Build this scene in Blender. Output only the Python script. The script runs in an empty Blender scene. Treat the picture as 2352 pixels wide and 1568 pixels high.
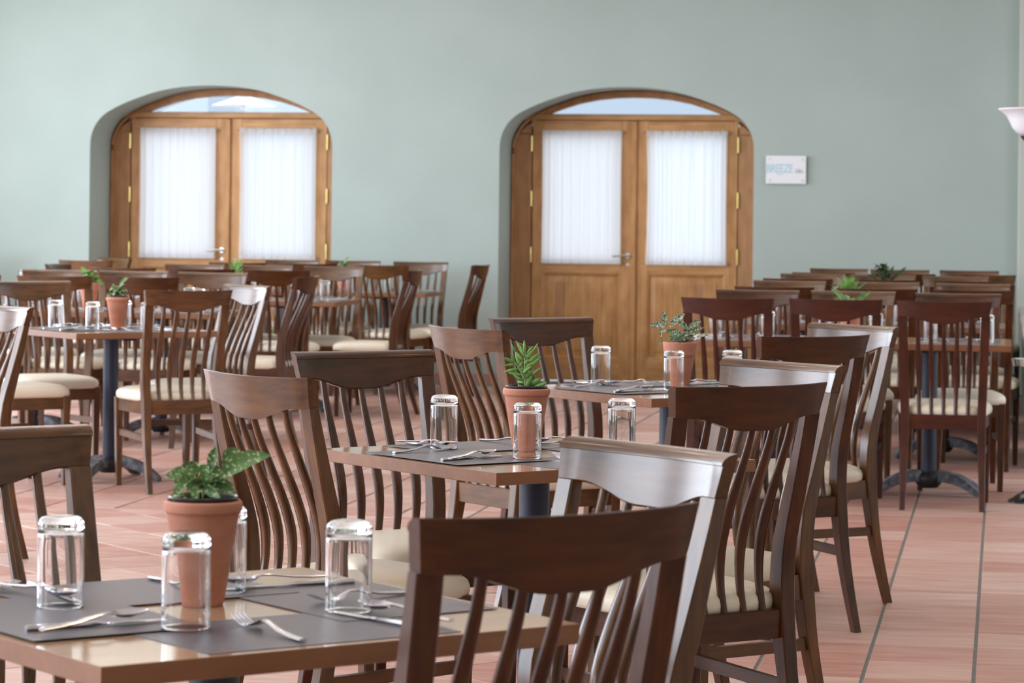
import bpy, bmesh, math, random
from math import sin, cos, pi, radians, sqrt
from mathutils import Vector, Matrix

random.seed(11)
S = bpy.context.scene
COL = S.collection

# ------------------------------------------------------------------ camera
YAW, ROLL, HC = radians(9.638), 0.01125, 1.35
cam_d = bpy.data.cameras.new('camera')
cam = bpy.data.objects.new('camera', cam_d)
COL.objects.link(cam)
rt = Vector((cos(YAW), sin(YAW), 0)); up = Vector((0, 0, 1)); fw = Vector((-sin(YAW), cos(YAW), 0))
r2 = rt * cos(ROLL) + up * sin(ROLL)
u2 = up * cos(ROLL) - rt * sin(ROLL)
M = Matrix((r2, u2, -fw)).transposed().to_4x4()
M.translation = Vector((0, 0, HC))
cam.matrix_world = M
cam_d.sensor_width = 36
cam_d.lens = 101.52
cam_d.shift_x = -0.0014
cam_d.shift_y = -0.1248
cam_d.clip_end = 200
cam_d.dof.use_dof = True
cam_d.dof.focus_distance = 6.9
cam_d.dof.aperture_fstop = 11
S.camera = cam

# ------------------------------------------------------------------ sky, window light, exposure
W = bpy.data.worlds.new('sky'); S.world = W
W.use_nodes = True
wn = W.node_tree; wn.nodes.clear()
wo = wn.nodes.new('ShaderNodeOutputWorld'); wb = wn.nodes.new('ShaderNodeBackground')
wb.inputs[0].default_value = (0.86, 0.92, 1.0, 1); wb.inputs[1].default_value = 2.6
wn.links.new(wb.outputs[0], wo.inputs[0])

XL, XR, YB, YW, ZC = -9.4, 3.4, -4.0, 22.53, 4.8      # room limits
WINS = [(-2.4, 1.4), (3.0, 6.6), (8.2, 11.6), (13.2, 16.2), (17.2, 20.8)]     # window spans along the left wall
WZ0, WZ1 = 0.5, 4.3
def area(name, loc, rot, sx, sy, power, col):
    d = bpy.data.lights.new(name, 'AREA'); d.shape = 'RECTANGLE'; d.size = sx; d.size_y = sy
    d.energy = power; d.color = col
    o = bpy.data.objects.new(name, d); o.location = loc; o.rotation_euler = rot; COL.objects.link(o)
    return o
for i, (a, b) in enumerate(WINS):
    P = 24.0 * (b - a) * (WZ1 - WZ0)
    area('window_daylight', (XL + .12, (a + b) / 2, (WZ0 + WZ1) / 2), (0, -pi / 2, 0), WZ1 - WZ0 - .1, b - a - .1, P, (0.77, 0.87, 1.0))
WINS_R = [(12.6, 15.4), (16.6, 19.6)]
for a, b in WINS_R:
    area('window_daylight', (XR - .12, (a + b) / 2, (WZ0 + WZ1) / 2), (0, pi / 2, 0), WZ1 - WZ0 - .1, b - a - .1, 2.0 * (b - a) * (WZ1 - WZ0), (0.74, 0.85, 1.0))
LAMPS = [(-3.2, 1.2), (.6, 1.6), (-3.4, 6.2), (.6, 6.4), (-3.4, 11.0), (.6, 11.4), (-6.4, 11.0), (-6.4, 17.0), (-2.6, 17.2)]
for x, y in LAMPS:
    area('ceiling_spot_light', (x, y, ZC - .12), (0, 0, 0), .22, .22, 15, (1.0, .76, .50))
S.view_settings.view_transform = 'Standard'
S.view_settings.look = 'None'
S.view_settings.exposure = 0.0
S.view_settings.gamma = 1.0
S.view_settings.use_curve_mapping = False
S.cycles.use_denoising = True
S.cycles.max_bounces = 14
S.cycles.transmission_bounces = 12
S.cycles.transparent_max_bounces = 16
S.cycles.diffuse_bounces = 6
S.cycles.caustics_reflective = False
S.cycles.caustics_refractive = False
S.cycles.sample_clamp_indirect = 6

# ------------------------------------------------------------------ materials
def lin(r, g, b):
    f = lambda c: (c / 255 / 12.92) if c / 255 <= .04045 else ((c / 255 + .055) / 1.055) ** 2.4
    return (f(r), f(g), f(b), 1)
def newmat(name):
    m = bpy.data.materials.new(name); m.use_nodes = True
    nt = m.node_tree; b = nt.nodes['Principled BSDF']
    return m, nt, b
def plain(name, col, rough=.5, metal=0, **kw):
    m, nt, b = newmat(name)
    b.inputs['Base Color'].default_value = col
    b.inputs['Roughness'].default_value = rough
    b.inputs['Metallic'].default_value = metal
    for k, v in kw.items(): b.inputs[k].default_value = v
    return m
def noisy(name, c1, c2, scale=(8, 8, 8), rough=.5, detail=4, coord='Object', bump=0, lo=.35, hi=.65, metal=0, **kw):
    m, nt, b = newmat(name)
    tc = nt.nodes.new('ShaderNodeTexCoord'); mp = nt.nodes.new('ShaderNodeMapping')
    mp.inputs['Scale'].default_value = scale
    nz = nt.nodes.new('ShaderNodeTexNoise'); nz.inputs['Scale'].default_value = 1; nz.inputs['Detail'].default_value = detail
    cr = nt.nodes.new('ShaderNodeValToRGB')
    cr.color_ramp.elements[0].position = lo; cr.color_ramp.elements[0].color = c1
    cr.color_ramp.elements[1].position = hi; cr.color_ramp.elements[1].color = c2
    nt.links.new(tc.outputs[coord], mp.inputs[0]); nt.links.new(mp.outputs[0], nz.inputs['Vector'])
    nt.links.new(nz.outputs['Fac'], cr.inputs[0]); nt.links.new(cr.outputs[0], b.inputs['Base Color'])
    b.inputs['Roughness'].default_value = rough; b.inputs['Metallic'].default_value = metal
    for k, v in kw.items(): b.inputs[k].default_value = v
    if bump:
        bp = nt.nodes.new('ShaderNodeBump'); bp.inputs['Strength'].default_value = bump; bp.inputs['Distance'].default_value = .002
        nt.links.new(nz.outputs['Fac'], bp.inputs['Height']); nt.links.new(bp.outputs[0], b.inputs['Normal'])
    return m
def wood(name, c1, c2, axis, rough=.3, fine=70, long=5, spec=.36, coat=0):
    """stained wood: broad blotches times a fine grain stretched along axis"""
    m, nt, b = newmat(name)
    tc = nt.nodes.new('ShaderNodeTexCoord')
    sc = [fine] * 3; sc[axis] = long
    sc2 = [15] * 3; sc2[axis] = 6
    fac = []
    for s, d in ((sc, 5), (sc2, 3)):
        mp = nt.nodes.new('ShaderNodeMapping'); mp.inputs['Scale'].default_value = s
        nz = nt.nodes.new('ShaderNodeTexNoise'); nz.inputs['Scale'].default_value = 1; nz.inputs['Detail'].default_value = d
        nt.links.new(tc.outputs['Object'], mp.inputs[0]); nt.links.new(mp.outputs[0], nz.inputs['Vector'])
        fac.append(nz.outputs['Fac'])
    mx = nt.nodes.new('ShaderNodeMix'); mx.data_type = 'FLOAT'; mx.inputs[0].default_value = .55
    nt.links.new(fac[0], mx.inputs[2]); nt.links.new(fac[1], mx.inputs[3])
    cr = nt.nodes.new('ShaderNodeValToRGB')
    cr.color_ramp.elements[0].position = .33; cr.color_ramp.elements[0].color = c1
    cr.color_ramp.elements[1].position = .67; cr.color_ramp.elements[1].color = c2
    nt.links.new(mx.outputs[0], cr.inputs[0]); nt.links.new(cr.outputs[0], b.inputs['Base Color'])
    b.inputs['Roughness'].default_value = rough
    b.inputs['Specular IOR Level'].default_value = spec
    b.inputs['Coat Weight'].default_value = coat
    b.inputs['Coat Roughness'].default_value = .2
    return m

M_WALL = noisy('sage_paint', lin(166, 178, 171), lin(171, 183, 176), (1.5, 1.5, 1.5), .75)
M_REVEAL = M_WALL
M_CEIL = plain('ceiling_white', (.78, .78, .76, 1), .9)
WOODS = {}
for key, c1, c2 in (('brown', lin(58, 32, 11), lin(112, 73, 35)), ('dark', lin(48, 22, 7), lin(90, 49, 18)), ('red', lin(50, 22, 14), lin(82, 38, 22))):
    WOODS[key] = tuple(wood(key + nm, c1, c2, ax, .30, coat=.5 if key == 'brown' else .22) for nm, ax in (('_stained_wood_across', 0), ('_stained_wood_along', 2), ('_stained_wood_deep', 1)))
M_SEAT = noisy('cream_vinyl', lin(223, 213, 191), lin(231, 222, 203), (260, 260, 260), .42, 2, bump=.12)
M_DOOR_V = wood('honey_oak_upright', lin(166, 116, 68), lin(204, 154, 100), 2, .45, 45, 1.5)
M_DOOR_H = wood('honey_oak_level', lin(166, 116, 68), lin(204, 154, 100), 0, .45, 45, 1.5)
M_JAMB = wood('oak_frame', lin(156, 110, 72), lin(188, 140, 98), 2, .5, 45, 1.5)
M_TOPW = wood('table_laminate', lin(180, 146, 116), lin(198, 164, 132), 0, .12, 40, 3, .5)
M_EDGE = wood('table_edge_laminate', lin(130, 88, 62), lin(148, 104, 76), 0, .35, 60, 4)
M_COLUMN = plain('navy_powder_coat', lin(34, 42, 64), .40)
M_CAST = noisy('worn_cast_iron', lin(66, 67, 73), lin(132, 132, 138), (30, 30, 30), .55, 5, lo=.4, hi=.75)
M_CASTDARK = plain('black_cast_iron', lin(32, 32, 36), .5)
M_MAT = noisy('placemat_paper', lin(100, 98, 106), lin(110, 108, 116), (300, 20, 20), .42, 2)
M_PRINT = plain('placemat_print', lin(150, 96, 88), .6)
M_STEEL = plain('cutlery_steel', (.72, .72, .74, 1), .17, 1)
M_GLASS = plain('clear_glass', (1, 1, 1, 1), 0.0)
g = M_GLASS.node_tree.nodes['Principled BSDF']; g.inputs['Transmission Weight'].default_value = 1; g.inputs['IOR'].default_value = 1.47
M_TERRA = noisy('terracotta', lin(192, 124, 98), lin(206, 143, 119), (14, 14, 30), .8, 5)
M_LINER = plain('plastic_liner', lin(46, 38, 42), .3)
M_SOIL = noisy('soil', lin(30, 22, 16), lin(60, 44, 32), (200, 200, 200), .95, 4)
M_STEMG = plain('green_stem', lin(132, 164, 92), .5)
def speckled(name, base, base2, spot, scale, thr, rough=.35):
    m, nt, b = newmat(name)
    tc = nt.nodes.new('ShaderNodeTexCoord')
    nz = nt.nodes.new('ShaderNodeTexNoise'); nz.inputs['Scale'].default_value = scale; nz.inputs['Detail'].default_value = 2
    n2 = nt.nodes.new('ShaderNodeTexNoise'); n2.inputs['Scale'].default_value = 30; n2.inputs['Detail'].default_value = 2
    nt.links.new(tc.outputs['Object'], nz.inputs['Vector']); nt.links.new(tc.outputs['Object'], n2.inputs['Vector'])
    cr = nt.nodes.new('ShaderNodeValToRGB')
    cr.color_ramp.elements[0].position = thr; cr.color_ramp.elements[0].color = (0, 0, 0, 1)
    cr.color_ramp.elements[1].position = thr + .06; cr.color_ramp.elements[1].color = (1, 1, 1, 1)
    nt.links.new(nz.outputs['Fac'], cr.inputs[0])
    c2 = nt.nodes.new('ShaderNodeValToRGB')
    c2.color_ramp.elements[0].position = .35; c2.color_ramp.elements[0].color = base
    c2.color_ramp.elements[1].position = .65; c2.color_ramp.elements[1].color = base2
    nt.links.new(n2.outputs['Fac'], c2.inputs[0])
    mx = nt.nodes.new('ShaderNodeMix'); mx.data_type = 'RGBA'
    nt.links.new(cr.outputs[0], mx.inputs[0]); nt.links.new(c2.outputs[0], mx.inputs[6]); mx.inputs[7].default_value = spot
    nt.links.new(mx.outputs[2], b.inputs['Base Color'])
    b.inputs['Roughness'].default_value = rough
    b.inputs['Subsurface Weight'].default_value = 0
    return m
M_LEAF_SPECK = speckled('speckled_leaf', lin(78, 118, 62), lin(112, 148, 88), lin(206, 218, 168), 210, .56)
M_LEAF_SILVER = speckled('silver_netted_leaf', lin(62, 92, 52), lin(96, 128, 74), lin(222, 230, 216), 240, .50)
M_LEAF_FRESH = noisy('fresh_green_leaf', lin(96, 150, 66), lin(136, 184, 94), (40, 40, 40), .4)
M_LEAF_DARK = speckled('dark_leaf', lin(38, 58, 30), lin(60, 82, 44), lin(104, 120, 70), 160, .62)
M_CHROME = plain('chrome', (.8, .8, .82, 1), .12, 1)
M_NICKEL = plain('satin_nickel', (.66, .65, .62, 1), .3, 1)
M_BRASS = plain('brass', (.78, .60, .22, 1), .3, 1)
M_GROUT = noisy('grey_grout', lin(112, 111, 107), lin(130, 129, 125), (60, 60, 60), .9)
M_SIGN = plain('white_acrylic', (.83, .83, .85, 1), .25)
M_SIGNBLUE = plain('pale_blue_print', lin(158, 200, 218), .5)
M_SIGNGREY = plain('grey_print', lin(140, 136, 150), .5)
M_ALAB = plain('alabaster_glass', (.82, .82, .86, 1), .35)
M_BRONZE = plain('bronze', lin(96, 70, 52), .35, .6)
M_STONE = noisy('mottled_stone', lin(168, 152, 150), lin(212, 200, 196), (9, 9, 9), .3, 6)
M_PARTITION = plain('green_grey_paint', lin(118, 126, 116), .7)
M_PIER = plain('light_painted_pier', lin(190, 194, 184), .8)  # paler than the wall: daylight on a window-facing side put into the colour
M_PATIO = noisy('patio_stone', lin(200, 196, 188), lin(214, 210, 204), (2, 2, 2), .9)
M_SHADE = plain('white_shade', (.7, .72, .76, 1), .5)
M_MARBLE = noisy('dark_marble', lin(42, 44, 46), lin(176, 172, 160), (22, 22, 22), .25, 6, lo=.5, hi=.75)

# thin window pane: clear, with a fresnel reflection
def pane_mat():
    m = bpy.data.materials.new('window_pane'); m.use_nodes = True
    nt = m.node_tree; nt.nodes.clear()
    o = nt.nodes.new('ShaderNodeOutputMaterial'); t = nt.nodes.new('ShaderNodeBsdfTransparent'); gl = nt.nodes.new('ShaderNodeBsdfGlossy')
    gl.inputs['Roughness'].default_value = .02
    f = nt.nodes.new('ShaderNodeFresnel'); f.inputs[0].default_value = 1.45
    mx = nt.nodes.new('ShaderNodeMixShader')
    nt.links.new(f.outputs[0], mx.inputs[0]); nt.links.new(t.outputs[0], mx.inputs[1]); nt.links.new(gl.outputs[0], mx.inputs[2])
    nt.links.new(mx.outputs[0], o.inputs[0])
    return m
M_PANE = pane_mat()
# sheer cotton: part open weave, part translucent thread, with faint upright threads
def sheer(name, openness, body=.4, tone=.82):
    m = bpy.data.materials.new(name); m.use_nodes = True
    nt = m.node_tree; nt.nodes.clear()
    o = nt.nodes.new('ShaderNodeOutputMaterial'); t = nt.nodes.new('ShaderNodeBsdfTransparent')
    tl = nt.nodes.new('ShaderNodeBsdfTranslucent'); df = nt.nodes.new('ShaderNodeBsdfDiffuse')
    tl.inputs[0].default_value = (tone, tone + .01, tone + .03, 1); df.inputs[0].default_value = (.80, .80, .82, 1)
    tc = nt.nodes.new('ShaderNodeTexCoord'); mp = nt.nodes.new('ShaderNodeMapping'); mp.inputs['Scale'].default_value = (60, 1, .5)
    nz = nt.nodes.new('ShaderNodeTexNoise'); nz.inputs['Scale'].default_value = 1; nz.inputs['Detail'].default_value = 3
    nt.links.new(tc.outputs['Object'], mp.inputs[0]); nt.links.new(mp.outputs[0], nz.inputs['Vector'])
    mr = nt.nodes.new('ShaderNodeMapRange'); mr.inputs['To Min'].default_value = openness * .4; mr.inputs['To Max'].default_value = openness * 1.6
    mr.inputs['From Min'].default_value = .3; mr.inputs['From Max'].default_value = .7
    nt.links.new(nz.outputs['Fac'], mr.inputs['Value'])
    m1 = nt.nodes.new('ShaderNodeMixShader'); m1.inputs[0].default_value = body
    nt.links.new(tl.outputs[0], m1.inputs[1]); nt.links.new(df.outputs[0], m1.inputs[2])
    m2 = nt.nodes.new('ShaderNodeMixShader')
    nt.links.new(mr.outputs[0], m2.inputs[0]); nt.links.new(m1.outputs[0], m2.inputs[1]); nt.links.new(t.outputs[0], m2.inputs[2])
    nt.links.new(m2.outputs[0], o.inputs[0])
    return m
M_SHEER = sheer('sheer_cotton', .22)
M_HEADER = sheer('gathered_cotton', .03)

# terracotta floor tile: streaks along the tile, tint varies from tile to tile
def tile_mat():
    m, nt, b = newmat('terracotta_floor')
    oi = nt.nodes.new('ShaderNodeObjectInfo'); at = nt.nodes.new('ShaderNodeAttribute'); at.attribute_name = 'tint'
    tc = nt.nodes.new('ShaderNodeTexCoord'); ge = nt.nodes.new('ShaderNodeNewGeometry')
    ad = nt.nodes.new('ShaderNodeMath'); ad.operation = 'ADD'
    nt.links.new(oi.outputs['Random'], ad.inputs[0]); nt.links.new(at.outputs['Fac'], ad.inputs[1])
    fr = nt.nodes.new('ShaderNodeMath'); fr.operation = 'FRACT'; nt.links.new(ad.outputs[0], fr.inputs[0])
    mp = nt.nodes.new('ShaderNodeMapping'); mp.inputs['Scale'].default_value = (4, 20, 1)
    mp.vector_type = 'POINT'
    off = nt.nodes.new('ShaderNodeCombineXYZ'); nt.links.new(fr.outputs[0], off.inputs[2])
    va = nt.nodes.new('ShaderNodeVectorMath'); va.operation = 'MULTIPLY_ADD'
    va.inputs[1].default_value = (40, 40, 40)
    nt.links.new(off.outputs[0], va.inputs[0]); nt.links.new(ge.outputs['Position'], va.inputs[2])
    nt.links.new(va.outputs[0], mp.inputs[0])
    nz = nt.nodes.new('ShaderNodeTexNoise'); nz.inputs['Scale'].default_value = 1; nz.inputs['Detail'].default_value = 5
    nt.links.new(mp.outputs[0], nz.inputs['Vector'])
    mixf = nt.nodes.new('ShaderNodeMath'); mixf.operation = 'MULTIPLY_ADD'; mixf.inputs[1].default_value = .32
    nt.links.new(fr.outputs[0], mixf.inputs[0])
    n2 = nt.nodes.new('ShaderNodeMath'); n2.operation = 'MULTIPLY'; n2.inputs[1].default_value = .72
    nt.links.new(nz.outputs['Fac'], n2.inputs[0]); nt.links.new(n2.outputs[0], mixf.inputs[2])
    cr = nt.nodes.new('ShaderNodeValToRGB'); e = cr.color_ramp.elements
    e[0].position = .28; e[0].color = lin(176, 122, 106)
    e[1].position = .78; e[1].color = lin(208, 178, 166)
    k = e.new(.52); k.color = lin(192, 149, 134)
    nt.links.new(mixf.outputs[0], cr.inputs[0]); nt.links.new(cr.outputs[0], b.inputs['Base Color'])
    b.inputs['Roughness'].default_value = .42
    return m
M_TILE = tile_mat()

# ------------------------------------------------------------------ helpers
def mesh_obj(name, bm, mat, parent=None, smooth=True, angle=35, loc=None):
    me = bpy.data.meshes.new(name)
    bmesh.ops.recalc_face_normals(bm, faces=bm.faces)
    bm.to_mesh(me); bm.free()
    if mat: me.materials.append(mat)
    if smooth:
        me.shade_smooth(); me.set_sharp_from_angle(angle=radians(angle))
    o = bpy.data.objects.new(name, me); COL.objects.link(o)
    if parent: o.parent = parent
    if loc: o.location = loc
    return o
def empty(name, loc=(0, 0, 0), rz=0):
    o = bpy.data.objects.new(name, None); COL.objects.link(o)
    o.empty_display_size = .1
    o.location = loc; o.rotation_euler = (0, 0, rz)
    return o
def tag(o, label=None, cat=None, group=None, kind=None):
    if label: o['label'] = label
    if cat: o['category'] = cat
    if group: o['group'] = group
    if kind: o['kind'] = kind
    return o
def copy_tree(o, parent=None):
    c = o.copy(); COL.objects.link(c)
    if parent: c.parent = parent
    for ch in o.children: copy_tree(ch, c)
    return c
def loft(bm, rings, cap=True, closed=False):
    vs = [[bm.verts.new(p) for p in r] for r in rings]
    n = len(vs[0])
    pairs = list(zip(vs[:-1], vs[1:]))
    if closed: pairs.append((vs[-1], vs[0]))
    for a, b in pairs:
        for i in range(n):
            bm.faces.new((a[i], a[(i + 1) % n], b[(i + 1) % n], b[i]))
    if cap and not closed:
        bm.faces.new(vs[0][::-1]); bm.faces.new(vs[-1])
    return vs
def box(bm, x0, x1, y0, y1, z0, z1, ch=0):
    if ch <= 0:
        loft(bm, [[(x0, y0, z0), (x1, y0, z0), (x1, y1, z0), (x0, y1, z0)], [(x0, y0, z1), (x1, y0, z1), (x1, y1, z1), (x0, y1, z1)]])
    else:
        def rg(z, c):
            return [(x0 + c, y0, z), (x1 - c, y0, z), (x1, y0 + c, z), (x1, y1 - c, z), (x1 - c, y1, z), (x0 + c, y1, z), (x0, y1 - c, z), (x0, y0 + c, z)] if c == ch else \
                   [(x0 + c, y0 + ch, z), (x1 - c, y0 + ch, z), (x1 - ch, y0 + c, z), (x1 - ch, y1 - c, z), (x1 - c, y1 - ch, z), (x0 + c, y1 - ch, z), (x0 + ch, y1 - c, z), (x0 + ch, y0 + c, z)]
        loft(bm, [rg(z0, ch * 1.9), rg(z0 + ch, ch), rg(z1 - ch, ch), rg(z1, ch * 1.9)])
def rect8(cx, cy, z, w, d, c):
    hw, hd = w / 2, d / 2
    return [(cx - hw + c, cy - hd, z), (cx + hw - c, cy - hd, z), (cx + hw, cy - hd + c, z), (cx + hw, cy + hd - c, z),
            (cx + hw - c, cy + hd, z), (cx - hw + c, cy + hd, z), (cx - hw, cy + hd - c, z), (cx - hw, cy - hd + c, z)]
def lathe(bm, prof, n=32, cx=0, cy=0):
    rings = []
    for r, z in prof:
        if r < 1e-6: rings.append([bm.verts.new((cx, cy, z))])
        else: rings.append([bm.verts.new((cx + r * cos(2 * pi * i / n), cy + r * sin(2 * pi * i / n), z)) for i in range(n)])
    for a, b in zip(rings[:-1], rings[1:]):
        for i in range(n):
            j = (i + 1) % n
            if len(a) == 1 and len(b) == 1: continue
            if len(a) == 1: bm.faces.new((a[0], b[j], b[i]))
            elif len(b) == 1: bm.faces.new((a[i], a[j], b[0]))
            else: bm.faces.new((a[i], a[j], b[j], b[i]))
def interp(tab, x):
    if x <= tab[0][0]: return tab[0][1]
    for (a, fa), (b, fb) in zip(tab[:-1], tab[1:]):
        if x <= b: return fa + (fb - fa) * (x - a) / (b - a)
    return tab[-1][1]
def smooth_interp(tab, x):
    """catmull-rom through the table"""
    n = len(tab)
    if x <= tab[0][0]: return tab[0][1]
    if x >= tab[-1][0]: return tab[-1][1]
    for i in range(n - 1):
        if x <= tab[i + 1][0]:
            x0, y0 = tab[i]; x1, y1 = tab[i + 1]
            t = (x - x0) / (x1 - x0)
            m0 = (y1 - tab[i - 1][1]) / (x1 - tab[i - 1][0]) if i else (y1 - y0) / (x1 - x0)
            m1 = (tab[i + 2][1] - y0) / (tab[i + 2][0] - x0) if i + 2 < n else (y1 - y0) / (x1 - x0)
            h = x1 - x0
            return (2 * t ** 3 - 3 * t * t + 1) * y0 + (t ** 3 - 2 * t * t + t) * h * m0 + (-2 * t ** 3 + 3 * t * t) * y1 + (t ** 3 - t * t) * h * m1
def smoothstep(a, b, x):
    t = min(1, max(0, (x - a) / (b - a))); return t * t * (3 - 2 * t)
def tube(bm, pts, radii, n=8):
    rings = []
    P = [Vector(p) for p in pts]
    for i, p in enumerate(P):
        d = (P[min(i + 1, len(P) - 1)] - P[max(i - 1, 0)]).normalized()
        a = d.cross(Vector((0, 0, 1)))
        if a.length < .05: a = d.cross(Vector((1, 0, 0)))
        a.normalize(); b = d.cross(a)
        r = radii[i] if isinstance(radii, (list, tuple)) else radii
        rings.append([tuple(p + a * r * cos(2 * pi * k / n) + b * r * sin(2 * pi * k / n)) for k in range(n)])
    loft(bm, rings)

# ------------------------------------------------------------------ floor of square terracotta tiles
fl = bmesh.new(); box(fl, XL, XR, YB, YW + .7, -.12, -.004)
floor = tag(mesh_obj('floor', fl, M_GROUT, smooth=False), 'terracotta tiled floor of the dining room', kind='structure')
PX, PY, X0, Y0 = .3225, .335, -.0725, 10.548 - .335 * 40
DX, DY = -1.045, 12.55               # tiles lie diagonally left of DX and nearer than DY
def tile_bm(w, d, h=.006, c=.002):
    bm = bmesh.new()
    loft(bm, [[(-w / 2, -d / 2, -h), (w / 2, -d / 2, -h), (w / 2, d / 2, -h), (-w / 2, d / 2, -h)],
              [(-w / 2, -d / 2, -c), (w / 2, -d / 2, -c), (w / 2, d / 2, -c), (-w / 2, d / 2, -c)],
              [(-w / 2 + c, -d / 2 + c, 0), (w / 2 - c, -d / 2 + c, 0), (w / 2 - c, d / 2 - c, 0), (-w / 2 + c, d / 2 - c, 0)]])
    return bm
def in_view(x, y, m=.4):
    X = x * cos(YAW) + y * sin(YAW); Z = -x * sin(YAW) + y * cos(YAW)
    return 7.6 < Z and abs(X) < Z * .18 + m
straight, diag, rest = [], [], []
i = -34
while X0 + i * PX < XR:
    j = 0
    x = X0 + (i + .5) * PX
    while True:
        y = Y0 + (j + .5) * PY
        if y > YW - .1: break
        if y > YB + .2 and x > XL + .2 and x < XR - .1 and not (x < DX and y < DY):
            (straight if in_view(x, y) else rest).append((x, y, 0))
        j += 1
    i += 1
PD, U0, V0 = .3265, 5.41, 10.70
clipped = []
q = sqrt(.5)
for a in range(-80, 80):
    for b in range(-80, 80):
        u, v = U0 + (a + .5) * PD, V0 + (b + .5) * PD
        x, y = (u - v) * q, (u + v) * q
        h = PD * q
        if x - h > DX or y - h > DY or x + h < XL or y + h < YB: continue
        if x + h <= DX and y + h <= DY and x - h > XL and y - h > YB:
            (diag if in_view(x, y) else rest).append((x, y, 1))
        else: clipped.append((x, y))
cand = sorted(straight + diag, key=lambda t: (t[0] ** 2 + t[1] ** 2))
near, more = cand[:300], cand[300:]
me_s = me_d = None
for x, y, k in near:
    if k == 0:
        if me_s is None:
            o = mesh_obj('floor_tile', tile_bm(PX - .012, PY - .004), M_TILE, floor, smooth=False); me_s = o.data
        else:
            o = bpy.data.objects.new('floor_tile', me_s); COL.objects.link(o); o.parent = floor
        o.location = (x, y, random.uniform(-.0008, .0008))
    else:
        if me_d is None:
            o = mesh_obj('floor_tile', tile_bm(PD - .0036, PD - .0036), M_TILE, floor, smooth=False); me_d = o.data
        else:
            o = bpy.data.objects.new('floor_tile', me_d); COL.objects.link(o); o.parent = floor
        o.location = (x, y, random.uniform(-.0008, .0008)); o.rotation_euler = (0, 0, pi / 4)
verts, faces, tint = [], [], []
def add_poly(poly, zt):
    n = len(poly); s = len(verts)
    verts.extend([(x, y, -.006) for x, y in poly]); verts.extend([(x, y, zt) for x, y in poly])
    fs = [tuple(s + n + k for k in range(n))] + [(s + k, s + (k + 1) % n, s + n + (k + 1) % n, s + n + k) for k in range(n)]
    faces.extend(fs); t = random.random(); tint.extend([t] * len(fs))
for x, y, k in more + rest:
    zt = random.uniform(-.0008, .0008)
    if k == 0:
        w, d = (PX - .012) / 2, (PY - .004) / 2
        add_poly([(x - w, y - d), (x + w, y - d), (x + w, y + d), (x - w, y + d)], zt)
    else:
        h = (PD - .005) * q
        add_poly([(x, y - h), (x + h, y), (x, y + h), (x - h, y)], zt)
def clip(poly, ax, lim, keep_less):
    out = []
    for p, r in zip(poly, poly[1:] + poly[:1]):
        a = (p[ax] <= lim) == keep_less; b = (r[ax] <= lim) == keep_less
        if a: out.append(p)
        if a != b:
            t = (lim - p[ax]) / (r[ax] - p[ax])
            out.append((p[0] + (r[0] - p[0]) * t, p[1] + (r[1] - p[1]) * t))
    return out
for x, y in clipped:
    h = (PD - .005) * q
    po = [(x, y - h), (x + h, y), (x, y + h), (x - h, y)]
    for ax, lim, kl in ((0, DX - .004, True), (1, DY - .004, True), (0, XL, False), (1, YB, False)):
        if len(po) > 2: po = clip(po, ax, lim, kl)
    if len(po) > 2: add_poly(po, 0)
me = bpy.data.meshes.new('floor_tile_field'); me.from_pydata(verts, [], faces)
at = me.attributes.new('tint', 'FLOAT', 'FACE'); at.data.foreach_set('value', tint)
me.materials.append(M_TILE)
o = bpy.data.objects.new('floor_tile_field', me); COL.objects.link(o); o.parent = floor; o['kind'] = 'stuff'

# ------------------------------------------------------------------ walls
D1, D2 = -6.31, -2.936
ARCH = [(0, 2.355), (.15, 2.350), (.3, 2.334), (.45, 2.304), (.6, 2.256), (.72, 2.210), (.82, 2.162), (.88, 2.125), (.93, 2.080), (.965, 2.030), (.99, 1.975), (1.005, 1.91), (1.008, 1.84)]
def arch_pts():
    A = []
    n = 48
    for k in range(n + 1):          # resample the outline smoothly by angle round the corner
        t = k / n
        x = 1.008 * sin(t * pi / 2) if t < 1 else 1.008
        A.append((x, smooth_interp(ARCH, x)))
    A.append((1.008, 1.75))
    L = [(-x, z) for x, z in A[::-1]] + A[1:]
    return [(-1.008, 0)] + L + [(1.008, 0)]
wb_ = bmesh.new()
def quad(bm, pts):
    f = bm.faces.new([bm.verts.new(p) for p in pts]); f.smooth = False
    return f
xs = [XL - .3, D1 - 1.008, D1 + 1.008, D2 - 1.008, D2 + 1.008, XR + .3]
for a, b in ((xs[0], xs[1]), (xs[2], xs[3]), (xs[4], xs[5])):
    quad(wb_, [(a, YW, 0), (b, YW, 0), (b, YW, ZC), (a, YW, ZC)])
RB = .022      # softened arris of the plaster
for dc in (D1, D2):
    P = arch_pts()
    for (xa, za), (xb, zb) in zip(P[1:-1][:-1], P[1:-1][1:]):
        quad(wb_, [(dc + xa, YW, za), (dc + xb, YW, zb), (dc + xb, YW, ZC), (dc + xa, YW, ZC)])
    for (xa, za), (xb, zb) in zip(P[:-1], P[1:]):
        prev = None
        for k in range(5):
            t = k / 4 * pi / 2
            ins = RB * (1 - cos(t)); dep = RB * sin(t)
            if k == 4: dep = .70
            def sh(x, z): return (dc + x * (1 - ins * 0), YW + dep, z)
            cur = (sh(xa, za), sh(xb, zb))
            if prev: quad(wb_, [prev[0], prev[1], cur[1], cur[0]])
            prev = cur
me = bpy.data.meshes.new('wall_back'); wb_.to_mesh(me); wb_.free(); me.materials.append(M_WALL)
o = bpy.data.objects.new('wall_back', me); COL.objects.link(o)
tag(o, 'sage green back wall with two arched door openings', kind='structure')
wl = bmesh.new()
edges = [YB] + [v for ab in WINS for v in ab] + [YW + .3]
for a, b in zip(edges[::2], edges[1::2]): box(wl, XL - .3, XL, a, b, 0, ZC)
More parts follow.
